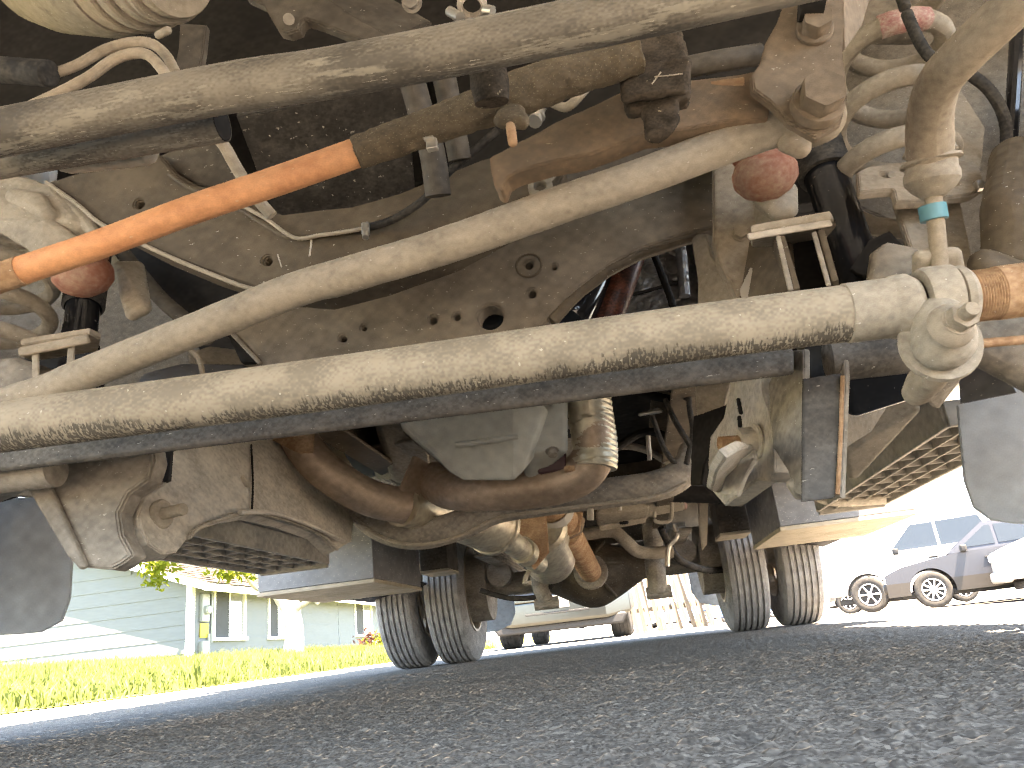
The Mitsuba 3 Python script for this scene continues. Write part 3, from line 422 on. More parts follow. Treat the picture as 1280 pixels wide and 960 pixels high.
# coil spring round the column behind the bar arm
sp0, sp1 = V((0.5056, 0.98, 0.9317), (0.414, 0.96, 0.5535)); sax = unit(sp1 - sp0); SL = np.linalg.norm(sp1 - sp0); F = frame(sax)
tt = np.linspace(0, 2 * math.pi * 4.1, 150)
coil = sp0 + np.outer(np.cos(tt), F[:, 0]) * .070 + np.outer(np.sin(tt), F[:, 1]) * .070 + np.outer(tt / tt[-1] * SL * .98, sax)
cs = tp('coil_spring', tube(coil, .0135, 14, 1), 'dusty_steel', label='right coil spring with a pinkish paper tag')
part(cs, 'tag', rough_up(tube(coil[52:58] * 1.0, .0155, 20, 2), .003, 60, .004), 'pink_tag', label='torn pinkish tag')
st = tp('spring_seat', plate(V((0.3592, 0.9, 0.585), (0.3761, 0.91, 0.5952), (0.44, 0.93, 0.6045), (0.5279, 0.9487, 0.603), (0.4984, 0.9, 0.5347), (0.4731, 0.8849, 0.5192), (0.4098, 0.8664, 0.5121), (0.3748, 0.8589, 0.5126), (0.3839, 0.8779, 0.5401), (0.3595, 0.8719, 0.5392), (0.3409, 0.8668, 0.5377)), .012, [(V((0.3897, 0.903, 0.571))[0], 0.00693), (V((0.4647, 0.902, 0.5418))[0], 0.00396)], bevel=.003, round_=.002), 'tan_dust', label='tan spring seat bracket')
part(st, 'column', plate(V((0.5373, 0.98, 0.7495), (0.5538, 0.9788, 0.7336), (0.5567, 0.96, 0.6524), (0.5282, 0.9416, 0.5933), (0.4959, 0.925, 0.544), (0.46, 0.92, 0.546), (0.5012, 0.9453, 0.6264)), .01, bevel=.003), 'dusty_steel')
part(st, 'lower_web', plate(V((0.4002, 0.92, 0.5467), (0.4367, 0.9234, 0.5412), (0.4815, 0.93, 0.5407), (0.4583, 0.8957, 0.4648), (0.4379, 0.8702, 0.4094), (0.3746, 0.86, 0.4081), (0.3842, 0.8799, 0.4536)), .012, bevel=.003), 'dusty_steel')
part(st, 'tab', box(V((0.4859, 0.89, 0.531))[0], (.008, .01, .012), .0015), 'bright_metal')
part(st, 'bolt', hexbolt(V((0.397, 0.905, 0.5708))[0], (0, -1, 0), .005, .005), 'dusty_steel')
ba = tp('bar_arm', tube(V((0.4055, 0.55, 0.5373), (0.3864, 0.58, 0.5285), (0.3678, 0.62, 0.5265), (0.3592, 0.66, 0.5283), (0.3617, 0.7, 0.5217), (0.369, 0.74, 0.5009)), [x * 0.00069 for x in (27, 27.5, 28, 29, 31, 33)], 30, 10), 'tan_dust', label='tan bent stabilizer bar arm with end link')
lp = V((0.373, 0.745, 0.5094), (0.368, 0.765, 0.4476), (0.361, 0.78, 0.3792)); la = unit(lp[1] - lp[0])
el = part(ba, 'end_bushing', lathe([(0, 0), (.023, 0), (.026, .006), (.021, .011), (.025, .016), (.025, .024), (.027, .028), (.027, .036), (.021, .044), (.012, .052), (0, .054)], lp[0], la, 32), 'dusty_steel')
part(ba, 'washer', lathe([(0, 0), (.029, .001), (.030, .004), (.027, .006), (0, .006)], lp[0] + la * .012, la + V(.1, 0, .06), 32), 'dusty_steel')
part(ba, 'link_rod', rod(lp[0] + la * .05, lp[2], .0085), 'tan_dust')
part(ba, 'blue_band', rod(*V((0.3655, 0.762, 0.4511), (0.3653, 0.766, 0.4363)), .0135, 24), 'blue_tape', label='blue tape band on the end link')
part(ba, 'link_foot', hull(V((0.3468, 0.78, 0.4032), (0.3795, 0.78, 0.4007), (0.3868, 0.8, 0.3887), (0.3504, 0.8, 0.3918)), .008), 'dusty_steel')
tp('brake_hose', tube(V((0.4568, 0.86, 0.8226), (0.4563, 0.86, 0.7598), (0.4649, 0.86, 0.7046), (0.4993, 0.87, 0.685), (0.5287, 0.88, 0.6544), (0.5459, 0.9, 0.6201), (0.5444, 0.92, 0.5798)), 0.00719, 14, 8), 'rubber')
tp('pale_sliver', plate(V((0.2078, 0.915, 0.4852), (0.2134, 0.915, 0.4785), (0.2023, 0.915, 0.4438), (0.1893, 0.915, 0.4134), (0.1889, 0.915, 0.4308), (0.1893, 0.915, 0.4572)), .003, bevel=0), 'white_label')  # small thin pale plate beside the spring tower
tp('knuckle', rough_up(m3.Manifold.batch_boolean([hull(V((0.4699, 0.82, 0.4614), (0.5188, 0.85, 0.5009), (0.4892, 0.85, 0.4039), (0.4642, 0.84, 0.4135), (0.5297, 0.88, 0.5512)), .028, 18), hull(V((0.4153, 0.8, 0.3928), (0.4337, 0.8, 0.3688), (0.4664, 0.82, 0.3741)), .016, 16)], m3.OpType.Add), .002, 30, .008), 'frame_brown', smooth=True, label='brown right steering knuckle')
tp('axle_clamp', hull(V((0.3288, 0.84, 0.4374), (0.3429, 0.84, 0.4449), (0.3663, 0.84, 0.4343), (0.3644, 0.84, 0.4075), (0.3187, 0.84, 0.411), (0.3633, 0.88, 0.4428)), .008), 'dusty_dark')
tp('tie_down_strap', plate(V((0.3181, 0.9, 0.4548), (0.3512, 0.9057, 0.4911), (0.3756, 0.9, 0.4966), (0.3806, 0.881, 0.4591), (0.3615, 0.88, 0.4431), (0.3275, 0.8885, 0.4367)), .006), 'plain_black')
tp('hub_carrier', hull(V((0.4234, 0.86, 0.3518), (0.4779, 0.86, 0.3519), (0.4666, 0.88, 0.2853), (0.4347, 0.88, 0.319), (0.4076, 0.86, 0.3258)), .02, 16), 'dusty_dark')
tp('fender_liner', rough_up(plate(V((0.541, 1.1618, 1.2392), (1.1175, 1.0704, 0.9678), (0.8842, 1.0849, 0.3413), (0.5883, 1.1333, 0.5273), (0.4361, 1.16, 0.6851)), .01), .004, 8, .02), 'liner', label='speckled grey right fender liner')
tp('liner_seam', tube(V((0.727, 1.08, 0.9092), (0.6883, 1.08, 0.7957), (0.6456, 1.08, 0.6755)), .010, 10), 'gloss_black')
tp('liner_lobe', hull(V((0.4679, 1.05, 0.932), (0.5438, 1.05, 0.9441), (0.5586, 1.05, 0.9086)), .03, 14), 'dusty_dark')

# ------------------------------------------------------------------ left front corner
tp('fender_liner', rough_up(plate(V((-1.4956, 1.15, 1.2124), (-1.0394, 1.2061, 0.9794), (-0.8924, 1.2247, 0.9241), (-0.798, 1.2335, 0.7706), (-0.7251, 1.2401, 0.645), (-0.7015, 1.2361, 0.3694), (-1.3467, 1.15, 0.4428)), .01), .004, 8, .02), 'liner', label='grey left fender liner')
cl_ = rough_up(m3.Manifold.batch_boolean([hull(V((-0.8057, 0.8, 0.7524), (-0.7304, 0.8, 0.7289), (-0.6805, 0.8, 0.7034), (-0.6413, 0.8, 0.6514), (-0.6412, 0.82, 0.6384), (-0.7133, 0.8, 0.678), (-0.7988, 0.8, 0.6977)), .012, 12), hull(V((-0.7268, 0.785, 0.7013), (-0.6953, 0.785, 0.6899), (-0.6767, 0.785, 0.6643)), .012, 12), hull(V((-0.7602, 0.8, 0.6751), (-0.6795, 0.79, 0.651), (-0.6435, 0.8, 0.6209), (-0.684, 0.8, 0.6146)), .010, 12), hull(V((-0.6814, 0.8, 0.7136), (-0.6477, 0.8, 0.6745), (-0.6196, 0.8, 0.6352)), .010, 12)], m3.OpType.Add), .003, 40, .005)
sl = tp('spring_seat', cl_, 'dusty_steel', smooth=True, label='lumpy tan left spring seat casting')
cc = V((-0.8366, 0.9, 0.6795))[0]
tt = np.linspace(0, 2 * math.pi * 4.4, 130)
tp('coil_spring', tube(cc + np.stack([np.cos(tt) * .062, np.sin(tt) * .062, .09 - tt / tt[-1] * .25], -1), .011, 14, 1), 'dusty_steel', label='left coil spring at the picture edge')
pl = tp('axle_perch', plate(V((-0.71, 0.8, 0.4902), (-0.6157, 0.8, 0.4893), (-0.6183, 0.8245, 0.4927), (-0.6587, 0.8737, 0.4999), (-0.7526, 0.87, 0.5002), (-0.7456, 0.8433, 0.4965)), .009, away=(0, 0, 1), bevel=.002), 'tan_dust', label='left axle perch with ribs')
part(pl, 'shelf_edge', hull(V((-0.705, 0.795, 0.4821), (-0.616, 0.795, 0.4842), (-0.6133, 0.795, 0.4773), (-0.7032, 0.795, 0.4753)), .003), 'tan_dust')
for q in (V((-0.6911, 0.8, 0.4784), (-0.6856, 0.8, 0.4774), (-0.6803, 0.8, 0.4341), (-0.6858, 0.8, 0.435), (-0.743, 0.86, 0.509), (-0.7325, 0.86, 0.4616)), V((-0.6418, 0.8, 0.4765), (-0.6364, 0.8, 0.4767), (-0.635, 0.8, 0.432), (-0.6415, 0.8, 0.4331), (-0.69, 0.86, 0.507), (-0.6826, 0.86, 0.4592))): part(pl, 'rib', hull(q, .002), 'dusty_steel')
part(pl, 'wall', plate(V((-0.8103, 0.92, 0.5422), (-0.6969, 0.92, 0.5355), (-0.6773, 0.92, 0.4252), (-0.8001, 0.92, 0.444)), .01), 'plain_black')  # near-black sheet added behind the ribs, paints the hollow dark
tp('axle_knuckle', rough_up(hull(V((-0.8384, 0.86, 0.49), (-0.7489, 0.84, 0.4779), (-0.7009, 0.84, 0.4545), (-0.6966, 0.84, 0.432), (-0.8309, 0.86, 0.4323)), .016, 16), .002, 40, .006), 'dusty_dark', smooth=True)
tp('control_arm', plate(V((-0.6631, 1.1, 0.5834), (-0.6434, 1.13, 0.6028), (-0.5795, 1.2, 0.606), (-0.5605, 1.1593, 0.4728), (-0.6246, 1.1, 0.4934), (-0.6427, 1.101, 0.538)), .015, bevel=.003), 'dusty_steel')
tp('strap', tube(V((-0.6204, 1.02, 0.5576), (-0.5987, 1.02, 0.5328), (-0.5902, 1.02, 0.5027)), .004, 10), 'tan_dust')
tp('wedge_shade', plate(V((-0.8365, 1.08, 0.8784), (-0.711, 1.08, 0.8083), (-0.5069, 1.08, 0.6779), (-0.4912, 1.08, 0.603), (-0.5216, 1.08, 0.5386), (-0.5623, 1.08, 0.5426), (-0.5833, 1.08, 0.5907), (-0.669, 1.08, 0.656), (-0.7531, 1.08, 0.754)), .02, bevel=.003), 'plain_black')  # near-black sheet added for the deep shadow in this wedge
tp('frame_lip', tube(V((-0.7568, 1.02, 0.769), (-0.7184, 1.02, 0.7173), (-0.6666, 1.02, 0.6478), (-0.6217, 1.02, 0.601), (-0.581, 1.02, 0.5616)), .012, 14, 8), 'frame_dark')
tp('plastic_bulge', hull(V((-0.7267, 1.1, 0.5372), (-0.6703, 1.1, 0.5421), (-0.5986, 1.15, 0.5471), (-0.586, 1.1, 0.4874), (-0.6831, 1.1, 0.5026)), .02, 16), 'box_grey')

# left axle bracket and radius arm
lb = tp('radius_arm_bracket', rough_up(plate(V((-0.7752, 0.9, 0.3411), (-0.7312, 0.9, 0.3436), (-0.7218, 0.9, 0.3684), (-0.7111, 0.9, 0.3801), (-0.5936, 0.9, 0.3782), (-0.5876, 0.9, 0.3459), (-0.5954, 0.9, 0.3204), (-0.6215, 0.9, 0.3061), (-0.6335, 0.9, 0.2828), (-0.6274, 0.9, 0.2544), (-0.6105, 0.9, 0.2262), (-0.6274, 0.9, 0.2163), (-0.6401, 0.9, 0.212), (-0.6779, 0.9, 0.2195), (-0.6922, 0.9, 0.2323)), .035, bevel=.005, round_=.004), .0015, 30, .012), 'dusty_dark', label='dark left radius arm bracket')
part(lb, 'rib', hull(V((-0.7565, 0.895, 0.3355), (-0.6912, 0.895, 0.2397), (-0.6744, 0.895, 0.2217), (-0.7327, 0.895, 0.3279)), .006), 'dusty_dark')
part(lb, 'gap_shade', plate(V((-0.683, 1.02, 0.4183), (-0.6391, 1.02, 0.4118), (-0.6418, 1.02, 0.3492), (-0.6716, 1.02, 0.3391)), .01), 'plain_black')  # black sheet added to paint the shade in the gap
part(lb, 'bushing', lathe([(0, 0), (.040, 0), (.042, .004), (.042, .03), (0, .03)], V((-0.6571, 0.99, 0.2887))[0] + V(-.045, 0, 0), (-1, .2, 0), 36), 'rubber')
RL = V((-0.6713, 1.0545, 0.425), (-0.6928, 1.3976, 0.5313), (-0.724, 1.8134, 0.6766), (-0.6729, 1.9657, 0.5296), (-0.643, 1.8195, 0.4178), (-0.6201, 1.7245, 0.334), (-0.6135, 1.6044, 0.2997), (-0.6245, 1.5451, 0.3286), (-0.6322, 1.4065, 0.3381), (-0.6359, 1.2761, 0.3356), (-0.6332, 1.1919, 0.3179), (-0.6275, 1.089, 0.2883), (-0.622, 1.0454, 0.2659), (-0.6154, 1.0071, 0.2408), (-0.6149, 0.9722, 0.2353), (-0.6192, 0.9455, 0.2459), (-0.626, 0.937, 0.2669), (-0.633, 0.9406, 0.2896), (-0.6397, 0.9615, 0.3134), (-0.6468, 1.0163, 0.3421))
rl = tp('radius_arm', plate(RL, .03, [(V((-0.6545, 1.28, 0.3979))[0], .012)], away=(-1, 0, 0), bevel=.003), 'grey_dust', label='tan dusty left radius arm plate with a bolt')
part(rl, 'lip', tube(V((-0.6131, 1.0305, 0.2631), (-0.6185, 1.0734, 0.2852), (-0.6247, 1.1759, 0.3159), (-0.6276, 1.2595, 0.3335), (-0.6245, 1.3894, 0.3364), (-0.6176, 1.528, 0.3274), (-0.6071, 1.5972, 0.3)), .0035, 8, 6), 'dusty_steel')
part(rl, 'lower_lip', tube(V((-0.6159, 1.1857, 0.3227), (-0.6163, 1.3042, 0.3384), (-0.6106, 1.4508, 0.3364), (-0.6002, 1.6189, 0.3201)), .0045, 8, 6), 'grey_dust')
part(rl, 'seam', tube(V((-0.6751, 1.3421, 0.4825), (-0.6513, 1.301, 0.4029), (-0.6313, 1.2582, 0.3352)), .0022, 6), 'plain_black')
p = V((-0.63, 0.985, 0.2923))[0]
part(rl, 'bolt', cat(lathe([(0, 0), (.020, 0), (.021, .004), (.018, .007), (0, .007)], p, (1, -.25, 0), 28), rod(p, p + V(.042, -.012, 0), .0085)), 'dusty_steel')

# right radius arm
RR_ = V((0.2041, 1.1839, 0.4283), (0.2122, 1.0129, 0.3796), (0.2069, 1.0033, 0.3457), (0.2034, 0.9708, 0.3096), (0.1988, 0.9519, 0.2743), (0.1904, 0.9563, 0.2314), (0.1868, 0.9791, 0.2243), (0.1829, 1.0463, 0.2393), (0.1623, 1.252, 0.2393), (0.1595, 1.365, 0.2849), (0.1664, 1.387, 0.3342), (0.177, 1.3637, 0.3787), (0.1893, 1.2466, 0.382))
rr = tp('radius_arm', plate(RR_, .03, away=(1, 0, 0), bevel=.003), 'grey_dust', label='tan dusty right radius arm plate with threaded bolt')
p = V((0.1887, 1.02, 0.286))[0]
part(rr, 'nut', hexbolt(p, (-1, -.25, 0), .019, .020, 1.25, .004), 'grey_dust')
part(rr, 'bolt_thread', lathe(sum([[(.0085, i * .003), (.0098, i * .003 + .0012)] for i in range(13)], [(0, 0)]) + [(0, .039)], p + V(-.012, -.003, 0), (-1, -.25, 0), 20), 'rust')
part(rr, 'hooked_lip', plate(V((0.1198, 1.02, 0.2284), (0.098, 0.7686, 0.2059), (0.0986, 0.6834, 0.2035), (0.1266, 0.7509, 0.2244), (0.1774, 0.97, 0.2654), (0.1521, 0.93, 0.2472), (0.1506, 1.03, 0.2494), (0.2331, 1.7385, 0.3271)), .01, away=(-1, .5, 0), bevel=.002), 'dusty_steel')
part(rr, 'hooked_lip', plate(V((0.1358, 1.02, 0.221), (0.1466, 1.0172, 0.2464), (0.1613, 0.9983, 0.2605), (0.1774, 0.97, 0.2654), (0.1756, 0.9613, 0.2485), (0.1628, 0.9753, 0.233), (0.1499, 0.985, 0.2112)), .006, away=(0, 0, 1), bevel=.0015), 'grey_dust')
part(rr, 'slot', hull(V((0.188, 1.08, 0.3603), (0.1858, 1.07, 0.3389)), .003), 'plain_black')
part(rr, 'slot', hull(V((0.1815, 1.065, 0.3312), (0.1795, 1.06, 0.3186)), .003), 'plain_black')
part(rr, 'bushing', lathe([(0, 0), (.044, 0), (.046, .004), (.046, .03), (0, .03)], V((0.2092, 0.97, 0.2772))[0], (1, .1, 0), 36), 'rubber')
tp('frame_bracket', plate(V((0.1642, 1.35, 0.4682), (0.2185, 1.3, 0.4555), (0.2046, 1.3346, 0.4213), (0.1609, 1.38, 0.4228)), .02, bevel=.003), 'tan_dust')
tp('radius_arm', plate(V((0.1688, 1.5, 0.4544), (0.2183, 1.4, 0.4426), (0.2015, 1.4113, 0.3944), (0.1675, 1.4564, 0.3484), (0.1554, 1.4637, 0.3117), (0.1385, 1.5, 0.3206)), .02, bevel=.003), 'plain_black', label='black bracket behind the right radius arm')
tp('frame_bracket', plate(V((0.3142, 1.02, 0.3383), (0.3992, 1.1183, 0.3652), (0.4147, 1.15, 0.3456), (0.3623, 1.1088, 0.2944), (0.3063, 1.05, 0.266)), .012, [(V((0.3323, 1.04, 0.3203))[0], .010)], bevel=.002), 'dusty_steel')
tp('axle_outer', hull(V((0.278, 0.88, 0.3159), (0.35, 0.88, 0.3235), (0.359, 0.9, 0.2996), (0.285, 0.9, 0.287)), .014, 14), 'gloss_black')

# ------------------------------------------------------------------ steps, boxes and flaps along both sides
def side_step(x0, x1, y0, y1, z, hoops, label):
    s = 1 if x1 > 0 else -1; a, b = min(x0, x1), max(x0, x1)
    k = tp('side_step', cat(span(a, b, y0, y1, z + .035, z + .05, .003), span(x0 - .006, x0 + .006, y0, y1, z, z + .085, .003), span(x1 - .006, x1 + .006, y0, y1, z - .004, z + .06, .003),
                            span(a, b, y0 - .006, y0 + .006, z, z + .05, .003), span(a, b, y1 - .006, y1 + .006, z - .01, z + .05, .003)), 'step_plastic', label=label)
    part(k, 'side_skirt', span(x0 - s * .03 - .02, x0 - s * .03 + .02, y0, y1, z + .06, z + .10, .01), 'step_plastic')
    for i in range(1, 4): part(k, 'bar', span(a + (b - a) * i / 4 - .0022, a + (b - a) * i / 4 + .0022, y0, y1, z + .001, z + .034, .0008), 'step_plastic')
    n = 10
    for i in range(1, n): y = y0 + (y1 - y0) * i / n; part(k, 'bar', span(a + .004, b - .004, y - .002, y + .002, z + .004, z + .034, .0008), 'step_plastic')
    for q in hoops: part(k, 'hoop', tube(q, .0155, 18, 8), 'grey_dust')
    return k
side_step(.625, .83, 1.5, 2.6, .362, (V((0.6328, 1.72, 0.5511), (0.6264, 1.72, 0.4997), (0.6234, 1.72, 0.4487), (0.6409, 1.72, 0.4135), (0.6805, 1.72, 0.395), (0.7607, 1.72, 0.3902)), V((0.5852, 2.45, 0.4648), (0.58, 2.45, 0.4205), (0.5971, 2.45, 0.3909), (0.6533, 2.45, 0.3686), (0.7862, 2.45, 0.3579))), 'right side step with grated underside')
side_step(-.985, -1.225, 1.35, 2.5, .385, (V((-1.1949, 2.42, 0.4138), (-1.0896, 2.42, 0.4138), (-1.0015, 2.42, 0.426), (-0.9651, 2.42, 0.4525), (-0.9552, 2.42, 0.5035)),), 'left side step with grated underside')
tp('step_bracket', hull(V((0.3964, 1.35, 0.3216), (0.4871, 1.3, 0.3786), (0.4958, 1.3, 0.3634), (0.4089, 1.4, 0.288)), .012), 'dusty_steel')
tp('step_bracket', hull(V((0.4903, 1.25, 0.4038), (0.5549, 1.3, 0.3958), (0.5779, 1.3, 0.4061), (0.5543, 1.35, 0.3758)), .008), 'dusty_dark')
for s in (-1, 1):
    bx = tp('under_box', span(XC + s * 1.028 - .243, XC + s * 1.028 + .243, 3.0, 3.7, .372, .70, .004), 'box_grey', label=('left' if s < 0 else 'right') + ' grey box hanging under the truck side')
    part(bx, 'bounce_base', span(XC + s * 1.028 - .246, XC + s * 1.028 + .246, 2.997, 3.703, .355, .371, .002), 'box_bounce', label='underside of the box with ground bounce painted in')  # cream slab paints the ground bounce onto the underside
    b2 = tp('inner_box', span(XC + s * .72 - .07, XC + s * .72 + .07, 3.72, 3.95, .45, .72, .004), 'frame_dark')
    part(b2, 'bounce_base', span(XC + s * .72 - .072, XC + s * .72 + .072, 3.717, 3.953, .435, .449, .002), 'box_bounce')  # same painted bounce under the inner box
    tp('rear_skirt', box((XC + s * 1.05, 4.0, .40), (.34, .50, .012), .003, trimesh.transformations.rotation_matrix(s * .16, [0, 1, 0])[:3, :3]), 'plain_black')
tp('mud_flap', plate(V((0.6179, 1.42, 0.3847), (0.6794, 1.42, 0.3961), (0.753, 1.42, 0.4174), (0.8037, 1.42, 0.4092), (0.7244, 1.42, 0.1587), (0.6518, 1.42, 0.1695), (0.6163, 1.42, 0.1796), (0.595, 1.42, 0.2043), (0.5927, 1.42, 0.2519)), .008, bevel=.002), 'flap_rubber', label='right front rubber mud flap')
tp('flap_bracket', plate(V((0.6617, 1.46, 0.4932), (0.691, 1.38, 0.447), (0.6762, 1.336, 0.3737), (0.6227, 1.42, 0.3869)), .004, bevel=.001), 'box_grey')
tp('mud_flap', plate(V((-1.3072, 1.34, 0.4591), (-1.2005, 1.34, 0.4511), (-1.0472, 1.34, 0.4335), (-1.0354, 1.34, 0.3092), (-1.0345, 1.34, 0.2385), (-1.0474, 1.34, 0.1998), (-1.0881, 1.34, 0.1844), (-1.1371, 1.34, 0.1855), (-1.2708, 1.34, 0.1957)), .008, bevel=.002), 'flap_rubber', label='left front rubber mud flap')
tp('flap_bracket', hull(V((-1.1512, 1.2, 0.5131), (-0.9893, 1.2, 0.4895), (-1.0085, 1.25, 0.4431), (-1.165, 1.3, 0.4429), (-1.2344, 1.3, 0.4523)), .012), 'plain_black')
tp('hub_carrier', hull(V((-0.9326, 0.95, 0.3884), (-0.8453, 0.95, 0.3994), (-0.8136, 0.95, 0.3832), (-0.8592, 1, 0.3758), (-0.9731, 1, 0.3433)), .016, 14), 'dusty_dark')

# ------------------------------------------------------------------ exhaust, gearbox pan, cross member, shaft
ex = tp('exhaust_pipe', tube(V((-0.6848, 1.5, 0.6121), (-0.6499, 1.5, 0.5351), (-0.6187, 1.52, 0.4772), (-0.5785, 1.55, 0.4356), (-0.5315, 1.6, 0.4028), (-0.4712, 1.66, 0.3845)), 0.03977, 30, 8), 'exhaust_bronze', label='left bronze exhaust pipe with a bend')
part(ex, 'flange', plate(V((-0.427, 1.62, 0.4853), (-0.4111, 1.6539, 0.4756), (-0.3994, 1.7, 0.4421), (-0.4257, 1.6675, 0.4287), (-0.4527, 1.6696, 0.3709), (-0.4781, 1.64, 0.3559), (-0.4839, 1.6156, 0.3743)), .012, bevel=.002, round_=.004), 'exhaust_bronze')
part(ex, 'flange_bolt', rod(*V((-0.4167, 1.66, 0.4224), (-0.406, 1.7, 0.4058)), .008), 'dusty_steel')
part(ex, 'collector', tube(V((-0.4821, 1.66, 0.3878), (-0.4497, 1.82, 0.3922), (-0.389, 2, 0.3783)), 0.04625, 26), 'exhaust_silver')
e2 = tp('exhaust_pipe', tube(V((-0.4144, 1.7, 0.4442), (-0.3663, 1.66, 0.4082), (-0.291, 1.62, 0.3875), (-0.2014, 1.6, 0.3769), (-0.1141, 1.58, 0.375), (-0.0646, 1.57, 0.3881), (-0.0364, 1.56, 0.4193), (-0.0295, 1.55, 0.4638), (-0.0278, 1.54, 0.5303), (-0.0313, 1.52, 0.6042)), 0.04375, 32, 8), 'exhaust_bronze', label='right bronze exhaust crossover pipe')
W = V((-0.0388, 1.56, 0.3909), (-0.0312, 1.56, 0.4322), (-0.0303, 1.55, 0.4811), (-0.0295, 1.54, 0.5305), (-0.0286, 1.53, 0.5803))
wr = tube(W, 0.04669, 40, 14); wr.vertices += unit(V(1, -.3, .2)) * (np.sin(wr.vertices[:, 2] * 520 + 2 * np.sin(wr.vertices[:, 0] * 90)) * .0011)[:, None]
part(e2, 'heat_wrap', wr, 'exhaust_silver', smooth=True, label='wrinkled silver heat wrap')
for q in (V((-0.0373, 1.56, 0.4126), (-0.0371, 1.56, 0.4025)), V((-0.0322, 1.55, 0.4918), (-0.0317, 1.55, 0.4831))): part(e2, 'band', rod(q[0], q[1], 0.04928, 32), 'exhaust_silver')
tp('oil_filter', lathe([(0, 0), (.035, 0), (.04, .01), (.04, .12), (0, .12)], V((-0.0413, 1.07, 0.5175))[0], V((0.0021, 1.1, 0.5905))[0] - V((-0.0413, 1.07, 0.5175))[0], 32), 'gloss_black')
tp('filter_neck', rod(*V((-0.0149, 1.088, 0.5606), (0.0096, 1.105, 0.6013)), .037, 28), 'tan_dust')
tp('manifold_pipe', tube(V((0.0786, 1.115, 0.6401), (0.0542, 1.11, 0.5884), (0.0313, 1.11, 0.5443), (0.01, 1.11, 0.5008)), 0.02658, 22, 8), bsdf('burnt_red', proc(dusty((0.03, 0.012, 0.01), (0.16, 0.05, 0.025), 0.35, 60, 0.05)), 0.35), label='dark reddish exhaust down pipe')
tp('heat_shield', rough_up(plate(V((0.0485, 1.35, 0.738), (0.2665, 1.35, 0.7651), (0.2326, 1.35, 0.588), (-0.0025, 1.35, 0.5965)), .004), .006, 28, .008), 'foil', label='crinkled foil heat shield')
tp('cable', tube(V((0.1181, 1.2, 0.6879), (0.1278, 1.2, 0.6327), (0.1374, 1.2, 0.5643), (0.139, 1.2, 0.5138)), .006, 10, 8), 'plain_black')
tp('cable', tube(V((0.1597, 1.15, 0.6754), (0.1597, 1.15, 0.6312), (0.1524, 1.15, 0.561)), .009, 12, 8), 'foil')
tp('cable', tube(V((0.0454, 1.3, 0.6448), (0.0951, 1.3, 0.6454), (0.1689, 1.3, 0.6545)), .0035, 8, 8), 'plain_black')

pan = m3.Manifold.batch_hull([ball(p, r, 14) for p, r in zip(V((-0.3965, 1.45, 0.5238), (-0.1757, 1.42, 0.5097), (-0.1301, 1.45, 0.4997), (-0.1164, 1.6, 0.5073), (-0.4354, 1.6, 0.5462), (-0.1473, 1.75, 0.5414), (-0.3164, 1.48, 0.4141), (-0.2918, 1.48, 0.3959), (-0.1977, 1.47, 0.3808), (-0.1802, 1.47, 0.3944), (-0.32, 1.7, 0.4459), (-0.2188, 1.7, 0.4354)), [.014] * 6 + [.010] * 6)])
op = tp('gearbox_pan', pan, 'pan_grey', smooth=30, label='grey green gearbox oil pan')
part(op, 'pan_side', hull(V((-0.1527, 1.5, 0.5293), (-0.0862, 1.5, 0.531), (-0.1007, 1.52, 0.4331), (-0.1372, 1.54, 0.4227), (-0.1675, 1.56, 0.4007), (-0.1634, 1.5, 0.4377)), .016, 14), 'pan_grey')
part(op, 'pan_ridge', tube(V((-0.2969, 1.437, 0.4492), (-0.232, 1.432, 0.4466), (-0.1718, 1.432, 0.4473)), .006, 10), 'pan_grey')
part(op, 'drain_plug', hexbolt(V((-0.1152, 1.49, 0.4234))[0], (.1, -.4, -1), .010, .01), 'dusty_dark')
part(op, 'wiring_block', box(V((-0.1237, 1.56, 0.4148))[0], (.06, .05, .05), .005), bsdf('maroon', (0.05, 0.022, 0.024), 0.6))
part(op, 'wiring_clip', box(V((-0.0877, 1.53, 0.3901))[0], (.022, .008, .012), .002), 'rust')
tp('gearbox_case', hull(V((-0.5499, 1.8, 0.6463), (-0.1013, 1.8, 0.6395), (-0.0903, 2, 0.5416), (-0.575, 2, 0.5447), (-0.5766, 2.6, 0.6343), (-0.2104, 2.6, 0.6114), (-0.4411, 2.6, 0.8485)), .03, 14), 'dusty_dark')
tp('heat_tray', plate(V((-0.6289, 1.9, 0.5973), (-0.451, 1.8, 0.573), (-0.4875, 2, 0.5102), (-0.6651, 2.0661, 0.5472)), .01, bevel=.003, round_=.01), 'dusty_dark')
tp('rust_cover', plate(V((-0.6956, 1.46, 0.5268), (-0.5977, 1.46, 0.5261), (-0.6023, 1.46, 0.4841), (-0.6333, 1.46, 0.4869)), .01, bevel=.002), 'rust')

cm = tp('gearbox_cross_member', tube(V((-0.6972, 1.84, 0.5096), (-0.6315, 1.8, 0.4252), (-0.5595, 1.78, 0.3626), (-0.4674, 1.76, 0.3333), (-0.3707, 1.76, 0.3432), (-0.2826, 1.76, 0.3689), (-0.1692, 1.76, 0.3723), (-0.0213, 1.77, 0.3726), (0.0899, 1.79, 0.3776), (0.1545, 1.82, 0.4026), (0.1933, 1.86, 0.4582)), 0.03525, 20, 8, squash=(1.0, .8)), 'dusty_dark', label='dark curved gearbox cross member')
part(cm, 'lip', tube(V((-0.6267, 1.75, 0.396), (-0.5489, 1.73, 0.3329), (-0.4585, 1.72, 0.304), (-0.3645, 1.72, 0.3119), (-0.2748, 1.72, 0.3401), (-0.1682, 1.72, 0.3423), (-0.0243, 1.73, 0.3426), (0.0875, 1.75, 0.347), (0.1582, 1.78, 0.3738)), .0045, 8, 8), 'dusty_steel')
